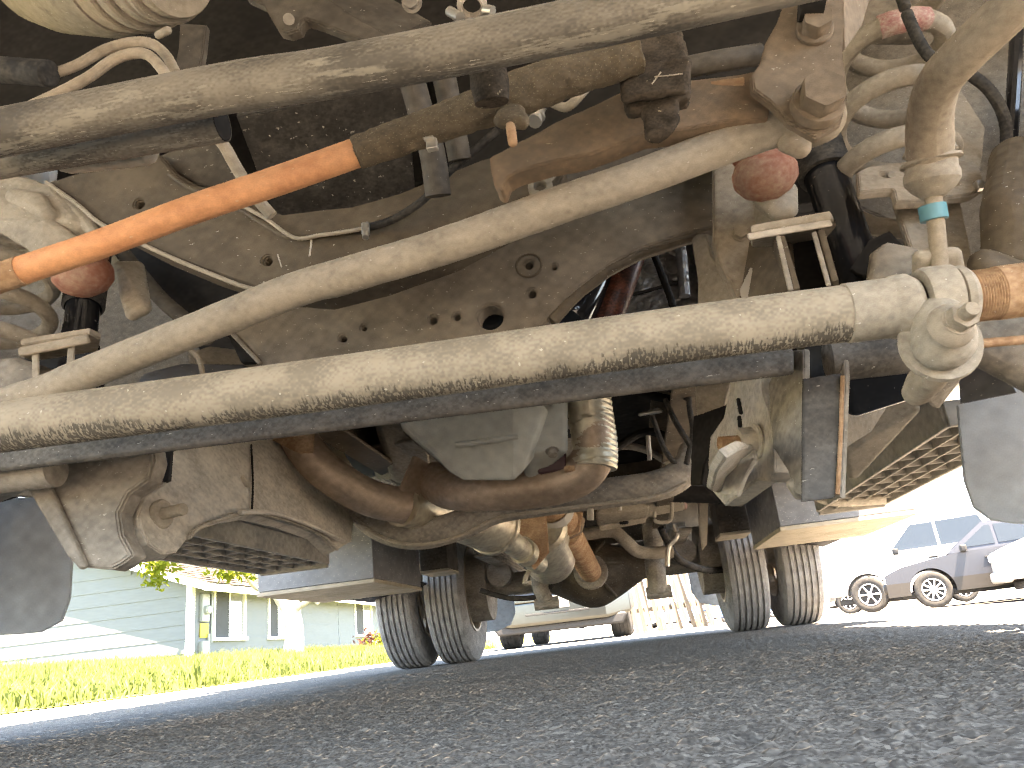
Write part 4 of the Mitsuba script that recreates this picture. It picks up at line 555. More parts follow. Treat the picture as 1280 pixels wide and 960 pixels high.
part(cm, 'mount_stud', rod(*V((-0.066, 1.76, 0.34), (-0.0696, 1.76, 0.3149)), .008), 'dusty_steel')
# catalytic converters and tail pipe
ct = tp('catalyst', lathe([(0, 0), (.05, 0), (.082, .03), (.088, .05), (.088, .30), (.07, .34), (0, .36)], V((-0.483, 2.15, 0.4627))[0], V((-0.3718, 2.6, 0.4182))[0] - V((-0.483, 2.15, 0.4627))[0], 36), 'exhaust_silver', label='silvery catalytic converter')
part(ct, 'rim', lathe([(.086, .29), (.094, .295), (.094, .315), (.086, .32)], V((-0.483, 2.15, 0.4627))[0], V((-0.3718, 2.6, 0.4182))[0] - V((-0.483, 2.15, 0.4627))[0], 36), 'exhaust_silver')
part(ct, 'outlet_pipe', tube(V((-0.4048, 2.55, 0.4166), (-0.377, 2.8, 0.3901), (-0.3536, 3.1, 0.3598)), .042, 22), 'exhaust_silver')
part(ct, 'clamp', rod(*V((-0.3742, 2.82, 0.3888), (-0.3659, 2.88, 0.3789)), .05, 24), 'exhaust_silver')
mf = tp('muffler', lathe([(0, 0), (.10, 0), (.115, .02), (.115, .5), (.10, .54), (.05, .60), (0, .60)], V((-0.3244, 3, 0.4988))[0], V((-0.3453, 3.6, 0.3913))[0] - V((-0.3244, 3, 0.4988))[0], 36), 'exhaust_silver', label='silvery muffler behind the catalyst')
part(mf, 'hanger', plate(V((-0.3933, 2.9, 0.5406), (-0.2765, 2.9, 0.5373), (-0.2842, 2.9, 0.3764), (-0.3454, 2.9, 0.3195), (-0.3918, 2.9, 0.3898)), .02, bevel=.004), 'rust')
part(mf, 'hook', tube(V((-0.3907, 3.3, 0.3736), (-0.4216, 3.3, 0.3441), (-0.4397, 3.3, 0.3067), (-0.4127, 3.3, 0.3035)), .01, 10), 'dusty_steel')
tp('tail_pipe', tube(V((-0.3131, 2.4, 0.6659), (-0.2057, 2.5, 0.5641), (-0.1398, 2.6, 0.5182), (-0.0008, 2.6, 0.5376), (0.2037, 2.5, 0.5071)), .03, 16), 'plain_black')
ds = tp('drive_shaft', tube(V((-0.2698, 2.95, 0.5874), (-0.2386, 3.1, 0.5037)), 0.07, 26), 'rust', label='orange brown drive shaft with pale labels')
part(ds, 'center_bearing', plate(V((-0.2874, 3.1, 0.5294), (-0.1637, 3.1, 0.5779), (-0.1498, 3.1, 0.5371), (-0.1729, 3.1, 0.4632), (-0.2332, 3.1, 0.4455), (-0.2809, 3.1, 0.4771)), .05, bevel=.006, round_=.01), 'rust')
part(ds, 'yoke', hull(V((-0.249, 3.12, 0.4883), (-0.1763, 3.14, 0.5073), (-0.2081, 3.2, 0.4535), (-0.249, 3.2, 0.4456)), .03, 14), 'cast_rusty')
part(ds, 'shaft', tube(V((-0.2279, 3.16, 0.4775), (-0.2014, 4.15, 0.3833)), .058, 26), 'rust')
part(ds, 'label', lathe([(.070, 0), (.0725, 0), (.0725, .045), (.070, .045)], V((-0.2575, 3, 0.5527))[0], V((-0.2386, 3.1, 0.5037))[0] - V((-0.2698, 2.95, 0.5874))[0], 30), 'white_label')
part(ds, 'label', lathe([(.056, 0), (.0592, 0), (.0592, .05), (.056, .05)], V((-0.22, 3.7, 0.4395))[0], V((-0.2014, 4.15, 0.3833))[0] - V((-0.2279, 3.16, 0.4775))[0], 30), 'white_label')
part(ds, 'flange', lathe([(0, 0), (.09, 0), (.09, .03), (.07, .05), (0, .05)], V((-0.2014, 4.15, 0.3833))[0], V((-0.1889, 4.3, 0.3498))[0] - V((-0.2014, 4.15, 0.3833))[0], 30), 'dusty_dark')

# ------------------------------------------------------------------ rear axle with dual wheels
YR = 4.57
ra = tp('rear_axle', rod(V(XC - .78, YR, .40), V(XC + .78, YR, .40), .062, 28), 'dusty_dark', label='dark rear axle housing')
df = m3.Manifold.batch_boolean([m3.Manifold.batch_hull([ball(V(XC, YR - .02, .40), .19, 28), ball(V(XC - .02, YR - .1, .39), .16, 28), ball(V(XC - .26, YR, .405), .075, 18), ball(V(XC + .26, YR, .405), .075, 18)]), m3.Manifold.batch_hull([ball(V(XC, YR - .1, .40), .13, 20), ball(V(XC, YR - .32, .42), .07, 18)])], m3.OpType.Add)
part(ra, 'differential', rough_up(df, .004, 12, .02), 'frame_brown', smooth=True)
for a in (-1.3, -.4, .5, 1.4, 2.5):
    part(ra, 'rib', hull([V(XC + math.sin(a) * .08, YR - .30, .415 + math.cos(a) * .08), V(XC + math.sin(a) * .19, YR - .13, .40 + math.cos(a) * .18)], .010), 'frame_brown')
def tyre_mesh(r, w, grooves, gd=.011):
    h = w / 2; pr = [(r * .56, -h * .72), (r * .60, -h * .92), (r * .72, -h * 1.06), (r * .84, -h * 1.08), (r * .93, -h * 1.0), (r * .975, -h * .90), (r * .985, -h * .86)]
    for g in np.linspace(-.60, .60, grooves) * h:
        pr += [(r * (1 - .006 * (g / h) ** 2), g - .0062), (r - gd, g - .0045), (r - gd, g + .0045), (r * (1 - .006 * (g / h) ** 2), g + .0062)]
    return pr + [(r * .985, h * .86), (r * .975, h * .90), (r * .93, h), (r * .84, h * 1.08), (r * .72, h * 1.06), (r * .60, h * .92), (r * .56, h * .72), (r * .56, -h * .72)]
def rim_mesh(r, w, dish):
    ring = lathe([(r * .57, -w * .5), (r * .60, -w * .5), (r * .60, w * .5), (r * .57, w * .5), (r * .52, w * .3), (r * .50, -w * .3), (r * .57, -w * .5)], (0, 0, 0), (1, 0, 0), 40)
    disc = sg.Point(0, 0).buffer(r * .53, 24)
    for i in range(8): disc = disc.difference(sg.Point(r * .40 * math.cos(i * math.pi / 4), r * .40 * math.sin(i * math.pi / 4)).buffer(r * .075, 8))
    d = trimesh.creation.extrude_polygon(disc.difference(sg.Point(0, 0).buffer(r * .14)), .012, engine='earcut'); M = np.eye(4); M[:3, :3] = frame((1, 0, 0)); M[0, 3] = dish; d.apply_transform(M)
    return cat(ring, d, lathe([(0, dish - .05), (r * .16, dish - .05), (r * .2, dish + .02), (0, dish + .02)], (0, 0, 0), (1, 0, 0), 24))
TY = as_tm(lathe(tyre_mesh(.402, .205, 5), (0, 0, 0), (1, 0, 0), 96)); RM = {s: rim_mesh(.402, .205, s * .055) for s in (-1, 1)}
for x, s, nm in ((-1.08, 1, 'outer left'), (-.805, -1, 'inner left'), (.805, 1, 'inner right'), (1.08, -1, 'outer right')):
    m = TY.copy(); m.apply_translation([XC + x, YR, .400]); k = tp('rear_wheel', m, 'tyre', label=nm + ' rear dual tyre with straight grooves')
    m = RM[s].copy(); m.apply_translation([XC + x, YR, .400]); part(k, 'rim', m, 'rim_steel')
for s in (-1, 1):
    m = TY.copy(); m.apply_translation([XC + s * 1.05, .89, .400]); k = tp('front_wheel', m, 'tyre')
    m = RM[1].copy(); m.apply_translation([XC + s * 1.05, .89, .400]); part(k, 'rim', m, 'rim_steel')
    part(ra, 'brake_drum', rod(V(XC + s * .60, YR, .40), V(XC + s * .74, YR, .40), .19, 36), 'dusty_dark')
    part(ra, 'brake_pot', rod(V(XC + s * .52, YR - .16, .45), V(XC + s * .52, YR - .06, .45), .07, 24), 'dusty_dark')
    sp = tp('leaf_spring', cat(*[box((XC + s * .50, YR, .50 + i * .016), (.075, 1.5 - i * .24, .0135), .003) for i in range(5)]), 'dusty_dark')
    part(sp, 'spring_clamp', span(XC + s * .5 - .06, XC + s * .5 + .06, YR - .07, YR + .07, .58, .62, .006), 'dusty_dark')
    for i in range(3): part(sp, 'bump_stop', lathe([(0, 0), (.045, 0), (.05, .018), (.045, .034), (0, .034)], V(XC + s * .50, 4.0, .62 + i * .036), (0, 0, 1), 20), 'orange_rubber', label='orange rubber bump stop')
    tp('rear_flap', plate(np.array([[XC + s * (.72 + a), 5.35, z] for a, z in ((-.13, .5), (.2, .5), (.2, .2), (.12, .16), (.0, .16), (-.09, .19), (-.13, .26))]), .01, bevel=.002), 'flap_rubber', label=('left' if s < 0 else 'right') + ' rear flap behind the dual wheels')
for q, r in ((V((0.1502, 4.1, 0.6416), (0.1427, 4.15, 0.4401), (0.1285, 4.2, 0.249)), .05), (V((-0.5061, 4.3, 0.4912), (-0.4888, 4.3, 0.3386), (-0.4714, 4.3, 0.2648)), .045)):
    k = tp('rear_shock', tube(q, r, 22), 'dusty_dark'); part(k, 'eye', rod(q[-1] + V(-.06, 0, -.01), q[-1] + V(.07, 0, -.01), .032, 20), 'dusty_dark'); part(k, 'rod_tube', tube(q[1:] * 1.0, r * .7, 18), 'plain_black')
tp('rear_cross_beam', plate(V((-1.3084, 5.9, 1.3506), (0.889, 5.9, 1.2927), (0.7399, 5.9, 0.5292), (0.2969, 5.9, 0.4566), (-0.6397, 5.9, 0.4934), (-1.3811, 5.9, 0.4806)), .08, bevel=.01), 'frame_dark')
tp('fuel_tank', hull(V((-0.2187, 3.3, 0.8584), (0.4823, 3.3, 0.7984), (0.4367, 3.3, 0.5623), (-0.2423, 3.3, 0.6758), (-0.2452, 3.7, 0.9539), (0.5319, 3.7, 0.8405)), .04, 14), 'plain_black')
br2 = tp('spare_bracket', hull(V((-0.0902, 3.2, 0.537), (-0.0743, 3.2, 0.5549), (0.084, 3.2, 0.5536), (0.1076, 3.2, 0.5372), (0.0964, 3.25, 0.5061), (-0.0907, 3.25, 0.5039)), .012), 'dusty_steel', label='tan bracket under the frame')
part(br2, 'lip', hull(V((-0.0906, 3.18, 0.4818), (0.0933, 3.18, 0.4904), (0.0918, 3.2, 0.4802), (-0.0866, 3.2, 0.4706)), .005), 'tan_dust')
part(br2, 'slot', hull(V((-0.0053, 3.165, 0.4818), (0.0207, 3.165, 0.4816)), .006), 'plain_black')
part(br2, 'stud', rod(*V((0.0043, 3.15, 0.5631), (-0.0006, 3.15, 0.5311)), .008), 'bright_metal')
tp('sway_tube', tube(V((-0.1858, 3.7, 0.5216), (-0.0527, 3.7, 0.5196), (0.0036, 3.7, 0.4674), (0.0625, 3.75, 0.4127), (0.2125, 3.8, 0.3987)), .03, 16, 8), 'dusty_steel')
tp('shock_mount', hull(V((0.1043, 3.3, 0.5732), (0.257, 3.3, 0.5799), (0.2592, 3.35, 0.5395), (0.1149, 3.35, 0.5312)), .014), 'dusty_steel')
tp('u_bolt', tube(V((0.1364, 3.2, 0.5136), (0.1363, 3.2, 0.4744), (0.1944, 3.2, 0.4733), (0.2129, 3.2, 0.5429)), .008, 10), 'dusty_steel')
tp('leaf_hanger', plate(V((0.3475, 3.4, 0.6334), (0.397, 3.4, 0.6407), (0.3413, 3.4, 0.3788), (0.3167, 3.4, 0.355), (0.3206, 3.4, 0.4493)), .03, bevel=.005), 'dusty_steel')
tp('air_hose', tube(V((0.1841, 3.9, 0.5288), (0.2121, 3.95, 0.452), (0.2559, 4, 0.3725), (0.3814, 4.2, 0.3246), (0.5046, 4.4, 0.324)), .018, 12, 8), 'rubber')
tp('air_hose', tube(V((-0.8063, 4.2, 0.3585), (-0.6451, 4.25, 0.2999), (-0.476, 4.3, 0.299), (-0.4252, 4.3, 0.3524)), .014, 12, 8), 'rubber')
tp('air_hose', tube(V((0.2298, 3.6, 0.504), (0.2347, 3.6, 0.4489), (0.1909, 3.6, 0.4041), (0.1695, 3.6, 0.3214)), .012, 10, 8), 'bright_metal')
rg = np.random.default_rng(11)
for q in (V((0.1976, 1.7, 0.5999), (0.1877, 1.7, 0.525), (0.1847, 1.7, 0.4694), (0.1583, 1.7, 0.4003)), V((0.1427, 1.75, 0.5658), (0.1535, 1.7, 0.4927), (0.1727, 1.7, 0.4418), (0.1789, 1.72, 0.4106)), V((0.1086, 1.8, 0.5456), (0.1233, 1.8, 0.4646), (0.1479, 1.8, 0.413)), V((0.0934, 1.8, 0.6292), (0.1509, 1.75, 0.5921), (0.191, 1.7, 0.5434))): tp('cable', tube(q, .0065, 10, 8), 'rubber')
for q in (V((0.1152, 2.4, 0.4506), (0.1792, 2.4, 0.4668), (0.2432, 2.4, 0.483)), V((0.0226, 2, 0.7274), (0.1002, 2, 0.6691), (0.1796, 2, 0.634)), V((0.0155, 2.2, 0.572), (0.1046, 2.2, 0.607), (0.1823, 2.2, 0.5762))): tp('cable', tube(q, .012, 10, 8), 'plain_black')
tp('chrome_clip', hull(V((0.0858, 1.9, 0.5807), (0.1311, 1.9, 0.5864), (0.1383, 1.9, 0.5811)), .005), 'bright_metal')
tp('sensor_stud', rod(*V((0.0965, 1.9, 0.5225), (0.0905, 1.9, 0.4616)), .006), 'pale_metal')
tp('parking_cable', tube(V((-0.1657, 2.4, 0.5918), (-0.008, 2.4, 0.6213), (0.091, 2.4, 0.6069), (0.1801, 2.4, 0.5425)), .012, 10, 8), 'dusty_dark')

# ------------------------------------------------------------------ road, verge and lawn
def grade(x, y):
    """height of the ground: gentle crown to the right, lawn rising to the house on the left"""
    x = np.asarray(x, float)
    z = -.034 * np.clip(x - 1.0, 0, 5.5) + 0 * y
    return z + np.where(x < -2.95, .072 * np.clip(-2.95 - x, 0, 7), 0)
def steps(a, b, d0, grow, dense_to):
    out, d = [a], d0
    while out[-1] < b:
        if out[-1] > dense_to: d *= grow
        out.append(out[-1] + d)
    return np.array(out)
xs = np.concatenate([-steps(.904, 70, .0036, 1.06, .905)[::-1][:-1], np.arange(-.9, .8, .0036), steps(.804, 300, .0036, 1.05, .805)])
ys = np.concatenate([-steps(-.25, 40, .0036, 1.4, -.249)[::-1][:-1], np.arange(.25, 1.3, .0036), steps(1.304, 900, .0036, 1.025, 1.305)])
X, Y = np.meshgrid(xs, ys)
def stones(X, Y, cell, seed):
    cx, cy = np.floor(X / cell), np.floor(Y / cell); f1 = np.full(X.shape, 9.0); f2 = f1.copy(); idv = np.zeros_like(X)
    def h(a, b, s):
        q = (a.astype(np.int64) * 374761393 + b.astype(np.int64) * 668265263 + (s + seed) * 2147483647) & 0xFFFFFFFF
        q = ((q ^ (q >> 13)) * 1274126177) & 0xFFFFFFFF
        return ((q ^ (q >> 16)) & 0xFFFFFF) / 16777215.0
    for a in (-1, 0, 1):
        for b in (-1, 0, 1):
            px, py = cx + a, cy + b
            d = np.hypot(px + h(px, py, 1) - X / cell, (py + h(px, py, 2) - Y / cell))
            f2 = np.minimum(f2, np.maximum(f1, d)); w = d < f1; f1 = np.minimum(f1, d); idv = np.where(w, h(px, py, 3), idv)
    return f1, f2, idv
near = (np.abs(X) < 4) & (Y > -.2) & (Y < 6)
Z = grade(X, Y)
f1, f2, idv = stones(X[near], Y[near], .0105, 0)
bump = np.clip(1 - (f1 / .62) ** 2, 0, 1) * (.0006 + .0034 * idv ** 1.5)
g1, g2, _ = stones(X[near], Y[near], .034, 5)
bump += np.clip(1 - (g1 / .7) ** 2, 0, 1) * .0009 + (meshkit.fbm(np.stack([X[near] * 3, Y[near] * 3, 0 * X[near]], -1), 3) - .5) * .006
bump -= .015 * np.exp(-(((X[near] - .062) / .011) ** 2 + ((Y[near] - .556) / .02) ** 2))      # a small pothole
Z[near] += bump * np.clip((6 - Y[near]) / 2, 0, 1) - .004
def asphalt(p, n, uv):
    f, s, r = voronoi(p.x * 130 + 6 * noise(p.x * 30, p.y * 30), p.y * 130)
    q = noise(p.x * 520, p.y * 420, p.z * 420); k = noise(p.x * 150 + 9, p.y * 150)
    big = fbm(p.x * 2.3, p.y * 1.1, 0, 3)
    col = mix((0.088, 0.083, 0.075), (0.23, 0.218, 0.195), r * 0.55 + q * 0.3 + k * 0.15) * (0.5 + 1.0 * q) * (0.85 + 0.3 * big)
    col = mix(col, (0.10, 0.096, 0.09), smoothstep(0.35, 0.75, f) * 0.6)
    return mix(col, (0.36, 0.345, 0.31), smoothstep(0.955, 0.985, r) * 0.5)
bsdf('asphalt', proc(asphalt), 0.85, bump=lambda p, n, uv: noise(p.x * 420, p.y * 420, p.z * 420) * .0009 + noise(p.x * 140, p.y * 140, 0) * .0016, spec=0.1)
structure('road', trimesh.Trimesh(np.stack([X, Y, Z], -1).reshape(-1, 3), sheet(np.zeros((len(ys), len(xs), 3))).faces, process=False), 'asphalt', smooth=True, label='grey asphalt road with coarse aggregate under the truck', category='road')
def soil_c(p, n, uv): return mix((0.06, 0.06, 0.02), (0.11, 0.13, 0.035), fbm(p.x * 5, p.y * 5, 0, 3))
bsdf('soil', proc(soil_c), 0.95, spec=0.1)
lx = np.linspace(-70, -3.02, 60); ly = np.linspace(-20, 60, 60); LX, LY = np.meshgrid(lx, ly)
structure('lawn_soil', sheet(np.stack([LX, LY, grade(LX, LY) + .012], -1)), 'soil', label='lawn ground between road and house', category='lawn')
bsdf('concrete', proc(dusty((0.36, 0.35, 0.32), (0.48, 0.46, 0.42), 0.5, 9)), 0.85)
structure('gutter_edge', cat(*[span(-3.05, -2.62, -6 + i * 3.0, -6 + i * 3.0 + 2.985, -.03, .012, .006) for i in range(16)]), 'concrete', label='pale concrete gutter along the lawn', category='gutter')

# grass: blades in tufts
def grass(n, x0, x1, y0, y1, h, seed):
    g = np.random.default_rng(seed); x = x0 + (x1 - x0) * g.random(n) ** .8; y = y0 + (y1 - y0) * g.random(n) ** 1.15
    cl = meshkit.fbm(np.stack([x * 1.6, y * 1.6, 0 * x], -1), 2); hh = h * (.35 + 1.1 * g.random(n) ** 1.6) * (.3 + 1.3 * cl); a = g.random(n) * 6.283; w = .0045 + .006 * g.random(n)
    ln = hh * (.25 + .6 * g.random(n)); b = np.stack([x, y, grade(x, y)], -1); d = np.stack([np.cos(a), np.sin(a), 0 * a], -1); s = np.stack([-np.sin(a), np.cos(a), 0 * a], -1) * w[:, None]
    m = b + d * (ln * .3)[:, None] + V(0, 0, 1) * (hh * .6)[:, None]; t = b + d * ln[:, None] + V(0, 0, 1) * hh[:, None]
    v = np.stack([b - s, b + s, m + s * .8, m - s * .8, t], 1).reshape(-1, 3); i = np.arange(n)[:, None] * 5
    return trimesh.Trimesh(v, np.concatenate([i + [0, 1, 2], i + [0, 2, 3], i + [3, 2, 4]]), process=False)
def grass_c(p, n, uv): return mix((0.055, 0.085, 0.014), (0.28, 0.31, 0.11), fbm(p.x * 9, p.y * 9, p.z * 20, 2))
scene['grass_leaf'] = {'type': 'twosided', 'bsdf': {'type': 'principled', 'base_color': proc(grass_c), 'roughness': .6}} if 0 else {'type': 'principledthin', 'base_color': proc(grass_c), 'roughness': .6, 'diff_trans': 0.8}
structure('lawn_grass', cat(grass(60000, -3.0, -6.5, 3.2, 17, .13, 1), grass(30000, -5.5, -12, 6, 30, .14, 2)), 'grass_leaf', label='tall yellow green grass on the verge', category='grass', kind='stuff')

# ------------------------------------------------------------------ the house
HX, HY = -9.42, 16.0
def siding_c(p, n, uv): return mix((0.175, 0.19, 0.198), (0.20, 0.217, 0.226), fbm(p.x * 6, p.y * 6, p.z * 30, 3))
bsdf('siding', proc(siding_c), 0.75, bump=lambda p, n, uv: noise(p.x * 8, p.y * 8, p.z * 160) * .0012, spec=0.3)
bsdf('trim_white', (0.78, 0.77, 0.73), 0.6)
def tile_c(p, n, uv): return mix((0.045, 0.037, 0.03), (0.095, 0.08, 0.066), fbm(p.x * 4, p.y * 4, p.z * 12, 3))
bsdf('roof_tile', proc(tile_c), 0.85, spec=0.2)
scene['pane'] = {'type': 'thindielectric'}
bsdf('curtain', (0.24, 0.245, 0.24), 0.9); bsdf('pane_dark', (0.055, 0.058, 0.06), 0.8); bsdf('yellow_sign', (0.75, 0.62, 0.06), 0.6); bsdf('meter_grey', (0.36, 0.38, 0.36), 0.5, metallic=.3)  # the near-black sheet colour stands in for a darker reflection
H = thing('house', 'pale green house with lapped siding and brown tile roof beyond the lawn', 'house')
EZ, PITCHR, BW = 2.05, .36, .30
wl = part(H, 'wall', cat(span(HX - 9.0, HX - .05, HY + .02, HY + .12, .2, 5.0, .004) ^ m3.Manifold.hull_points([(HX - 9.1, HY - 1, 0), (HX, HY - 1, 0), (HX, HY - 1, EZ), (HX - 4.5, HY - 1, EZ + 4.5 * PITCHR), (HX - 9.1, HY - 1, EZ), (HX - 9.1, HY + 1, 0), (HX, HY + 1, 0), (HX, HY + 1, EZ), (HX - 4.5, HY + 1, EZ + 4.5 * PITCHR), (HX - 9.1, HY + 1, EZ)]),
          span(HX - .12, HX - .02, HY + .1, HY + 22, .2, EZ, .004)), 'siding')
z, i = .32, 0
while z < EZ + 3:
    x0 = HX if z + BW * .5 < EZ else HX - (z + BW * .5 - EZ) / PITCHR
    if x0 < HX - 6: break
    M = trimesh.transformations.rotation_matrix(-.05, [1, 0, 0])[:3, :3]
    part(wl, 'board', box(((x0 + HX - 9) / 2, HY, z + BW / 2), (x0 - HX + 9, .018, BW + .02), .003, M), 'siding'); z += BW
wins = [(16.95, 18.3), (19.7, 20.75), (26.2, 27.8)]
z = .32
while z < EZ - .05:
    ys_ = [HY + .02] + [q for w in wins for q in (w[0] - .08, w[1] + .08)] + [HY + 21]
    full = z + BW < .95 or z > 1.92
    for a, b in ([(ys_[0], ys_[-1])] if full else [(ys_[k], ys_[k + 1]) for k in (0, 2, 4, 6)]):
        part(wl, 'board', box((HX, (a + b) / 2, z + BW / 2), (.018, b - a, BW + .02), .003, trimesh.transformations.rotation_matrix(.05, [0, 1, 0])[:3, :3]), 'siding')
    z += BW
part(H, 'corner_board', cat(span(HX - .11, HX + .03, HY - .03, HY + .005, .25, EZ, .004), span(HX + .01, HX + .035, HY - .03, HY + .10, .25, EZ, .004)), 'trim_white')
for yy in (21.6, 24.6): part(H, 'batten', span(HX, HX + .02, yy, yy + .05, .3, EZ, .003), 'siding')
for a, b in wins:
    w = part(H, 'window', cat(span(HX - .02, HX + .05, a - .09, a, .92, 1.95), span(HX - .02, HX + .05, b, b + .09, .92, 1.95), span(HX - .02, HX + .05, a - .09, b + .09, 1.95, 2.04), span(HX - .02, HX + .09, a - .14, b + .14, .84, .92)), 'trim_white')
    part(w, 'mullion', span(HX - .01, HX + .03, (a + b) / 2 - .03, (a + b) / 2 + .03, .92, 1.95), 'trim_white')
    for c, d in ((a, (a + b) / 2), ((a + b) / 2, b)):
        part(w, 'pane', sheet([[[HX + .005, c, .92], [HX + .005, d, .92]], [[HX + .005, c, 1.95], [HX + .005, d, 1.95]]]), 'pane')
    part(w, 'curtain', sheet([[[HX - .012 + .006 * math.sin(k * 1.9), (a + b) / 2 + (b - a) / 2 * k / 40, zz] for k in range(41)] for zz in (.92, 1.95)]), 'curtain', smooth=True)
    part(w, 'dark_pane_cover', sheet([[[HX + .014, a, zz], [HX + .014, (a + b) / 2 - .03, zz]] for zz in (.92, 1.95)]), 'pane_dark')  # opaque dark sheet added over half the glass for its darker reflection
# roof: eave along the side wall, rake over the gable; tiles in courses
sl = math.hypot(1, PITCHR); ov = .5
rf = part(H, 'roof', plate(np.array([[HX + ov, HY - .33, EZ - ov * PITCHR + .06], [HX - 4.5, HY - .33, EZ + 4.5 * PITCHR + .06], [HX - 4.5, HY + 22, EZ + 4.5 * PITCHR + .06], [HX + ov, HY + 22, EZ - ov * PITCHR + .06]]), .05, away=(0, 0, 1), bevel=.004), 'trim_white')
part(H, 'roof', plate(np.array([[HX - 4.5, HY - .33, EZ + 4.5 * PITCHR + .06], [HX - 9.6, HY - .33, EZ - ov * PITCHR + .06], [HX - 9.6, HY + 22, EZ - ov * PITCHR + .06], [HX - 4.5, HY + 22, EZ + 4.5 * PITCHR + .06]]), .05, away=(0, 0, 1), bevel=.004), 'trim_white')
part(H, 'fascia', span(HX + ov - .02, HX + ov + .02, HY - .35, HY + 22, EZ - ov * PITCHR - .03, EZ - ov * PITCHR + .15, .004), 'trim_white')
part(H, 'rake_board', plate(np.array([[HX + ov + .02, HY - .35, EZ - ov * PITCHR - .03], [HX - 4.5, HY - .35, EZ + 4.5 * PITCHR - .03], [HX - 4.5, HY - .35, EZ + 4.5 * PITCHR + .14], [HX + ov + .02, HY - .35, EZ - ov * PITCHR + .14]]), .04, bevel=.003), 'trim_white')
tg = np.random.default_rng(4); n = 0; cols, rows = 34, 11; TW, TLn = .33, .36
tm_ = box((0, 0, 0), (TLn + .05, TW - .02, .030), .006); rest = []
for r in range(rows):
    for c in range(cols * 2):
        d = (r + .5) * TLn; x = HX + ov - d / sl + .02; zz = EZ - ov * PITCHR + .135 + d / sl * PITCHR + tg.uniform(-.004, .012)
        y = HY - .31 + (c + .5 + .5 * (r % 2)) * TW
        if y > HY + 21.8: continue
        m = as_tm(tm_); R = trimesh.transformations.rotation_matrix(math.atan(PITCHR) - .06, [0, 1, 0]); R[:3, 3] = (x, y, zz); m = m.copy(); m.apply_transform(R); rest.append(m); n += 1
near_t = [m for m in rest if m.centroid[1] < HY + 4][:110]
for m in near_t: part(rf, 'tile', m, 'roof_tile', smooth=False)
part(rf, 'tiles', trimesh.util.concatenate([m for m in rest if not any(m is q for q in near_t)]), 'roof_tile', smooth=False, kind='stuff')
# meter, sign and pipes by the corner
mt = part(H, 'gas_meter', cat(span(HX, HX + .12, HY + .30, HY + .55, .35, .85, .02), rod(V(HX + .04, HY + .78, .8), V(HX + .04, HY + .78, 1.9), .025), rod(V(HX + .07, HY + .62, .3), V(HX + .07, HY + .62, 1.0), .03)), 'meter_grey')
part(H, 'electric_meter', cat(span(HX, HX + .10, HY + .30, HY + .60, 1.25, 1.85, .02), lathe([(0, 0), (.1, 0), (.1, .08), (.07, .11), (0, .11)], V(HX + .09, HY + .45, 1.5), (1, -.2, 0), 24)), 'meter_grey')
part(H, 'yellow_notice', span(HX + .02, HX + .04, HY + .32, HY + .66, .92, 1.22, .002), 'yellow_sign', label='small yellow notice beside the corner')

# ------------------------------------------------------------------ tree and shrub in front of the house
bsdf('bark_pale', proc(dusty((0.38, 0.34, 0.27), (0.56, 0.52, 0.44), 0.5, 7)), 0.9, bump=G2)
scene['leaf_green'] = {'type': 'principledthin', 'base_color': proc(lambda p, n, uv: mix((0.10, 0.14, 0.012), (0.24, 0.25, 0.03), noise(p.x * 14, p.y * 14, p.z * 14))), 'roughness': .5, 'diff_trans': 0.9}
scene['leaf_red'] = {'type': 'principledthin', 'base_color': proc(lambda p, n, uv: mix((0.09, 0.04, 0.03), (0.16, 0.075, 0.06), noise(p.x * 20, p.y * 20, p.z * 20))), 'roughness': .5, 'diff_trans': 0.5}
def leaves(centers, spread, n, size, seed):
    g = np.random.default_rng(seed); c = np.asarray(centers)[g.integers(0, len(centers), n)] + g.normal(0, 1, (n, 3)) * spread
    a, b = g.normal(0, 1, (2, n, 3)); a /= np.linalg.norm(a, axis=1, keepdims=True); b -= (a * b).sum(1, keepdims=True) * a; b /= np.linalg.norm(b, axis=1, keepdims=True); s = size * (.6 + .8 * g.random(n))[:, None]
    v = np.stack([c - a * s, c + b * s * .45, c + a * s, c - b * s * .45], 1).reshape(-1, 3); i = np.arange(n)[:, None] * 4
    return trimesh.Trimesh(v, np.concatenate([i + [0, 1, 2], i + [0, 2, 3]]), process=False)
tr = thing('tree', 'small pale barked tree with yellow green leaves before the house wall', 'tree')
q = V((-6.0173, 13.5, 0.2531), (-5.9812, 13.5, 0.6106), (-6.0336, 13.5, 1.0253), (-6.059, 13.5, 1.3054)); r0 = .16
part(tr, 'trunk', rough_up(tube(q, [.20, .16, .17, .15], 16, 6), .012, 6, .05), 'bark_pale')
br_ = [(V((-6.0352, 13.5, 0.9294), (-6.1662, 13.4, 1.1619), (-6.2524, 13.3, 1.3613), (-6.4277, 13.2, 1.6541), (-6.4784, 13, 1.952)), .085), (V((-6.0336, 13.5, 1.0253), (-5.7782, 13.4, 1.1175), (-5.5262, 13.3, 1.1947), (-5.3376, 13.2, 1.2098)), .06), (V((-6.0597, 13.5, 1.2636), (-6.1551, 13.6, 1.9624), (-6.2219, 13.5, 2.8426)), .10), (V((-6.2969, 13.3, 1.4218), (-6.4494, 13, 1.4666), (-6.4885, 12.5, 1.7776), (-6.7618, 12.2, 2.0523)), .05), (V((-6.4277, 13.2, 1.6541), (-7.1317, 12.6, 2.1358), (-7.5572, 12.2, 2.1514)), .045)]
for pts, r in br_: part(tr, 'branch', tube(pts, np.linspace(r, r * .5, len(pts)), 12, 6), 'bark_pale')
part(tr, 'twig', tube(V((-5.5262, 13.3, 1.1947), (-5.4407, 13.3, 1.0896)), .03, 8), 'bark_pale')
g = np.random.default_rng(5); top = br_[2][0][-1]
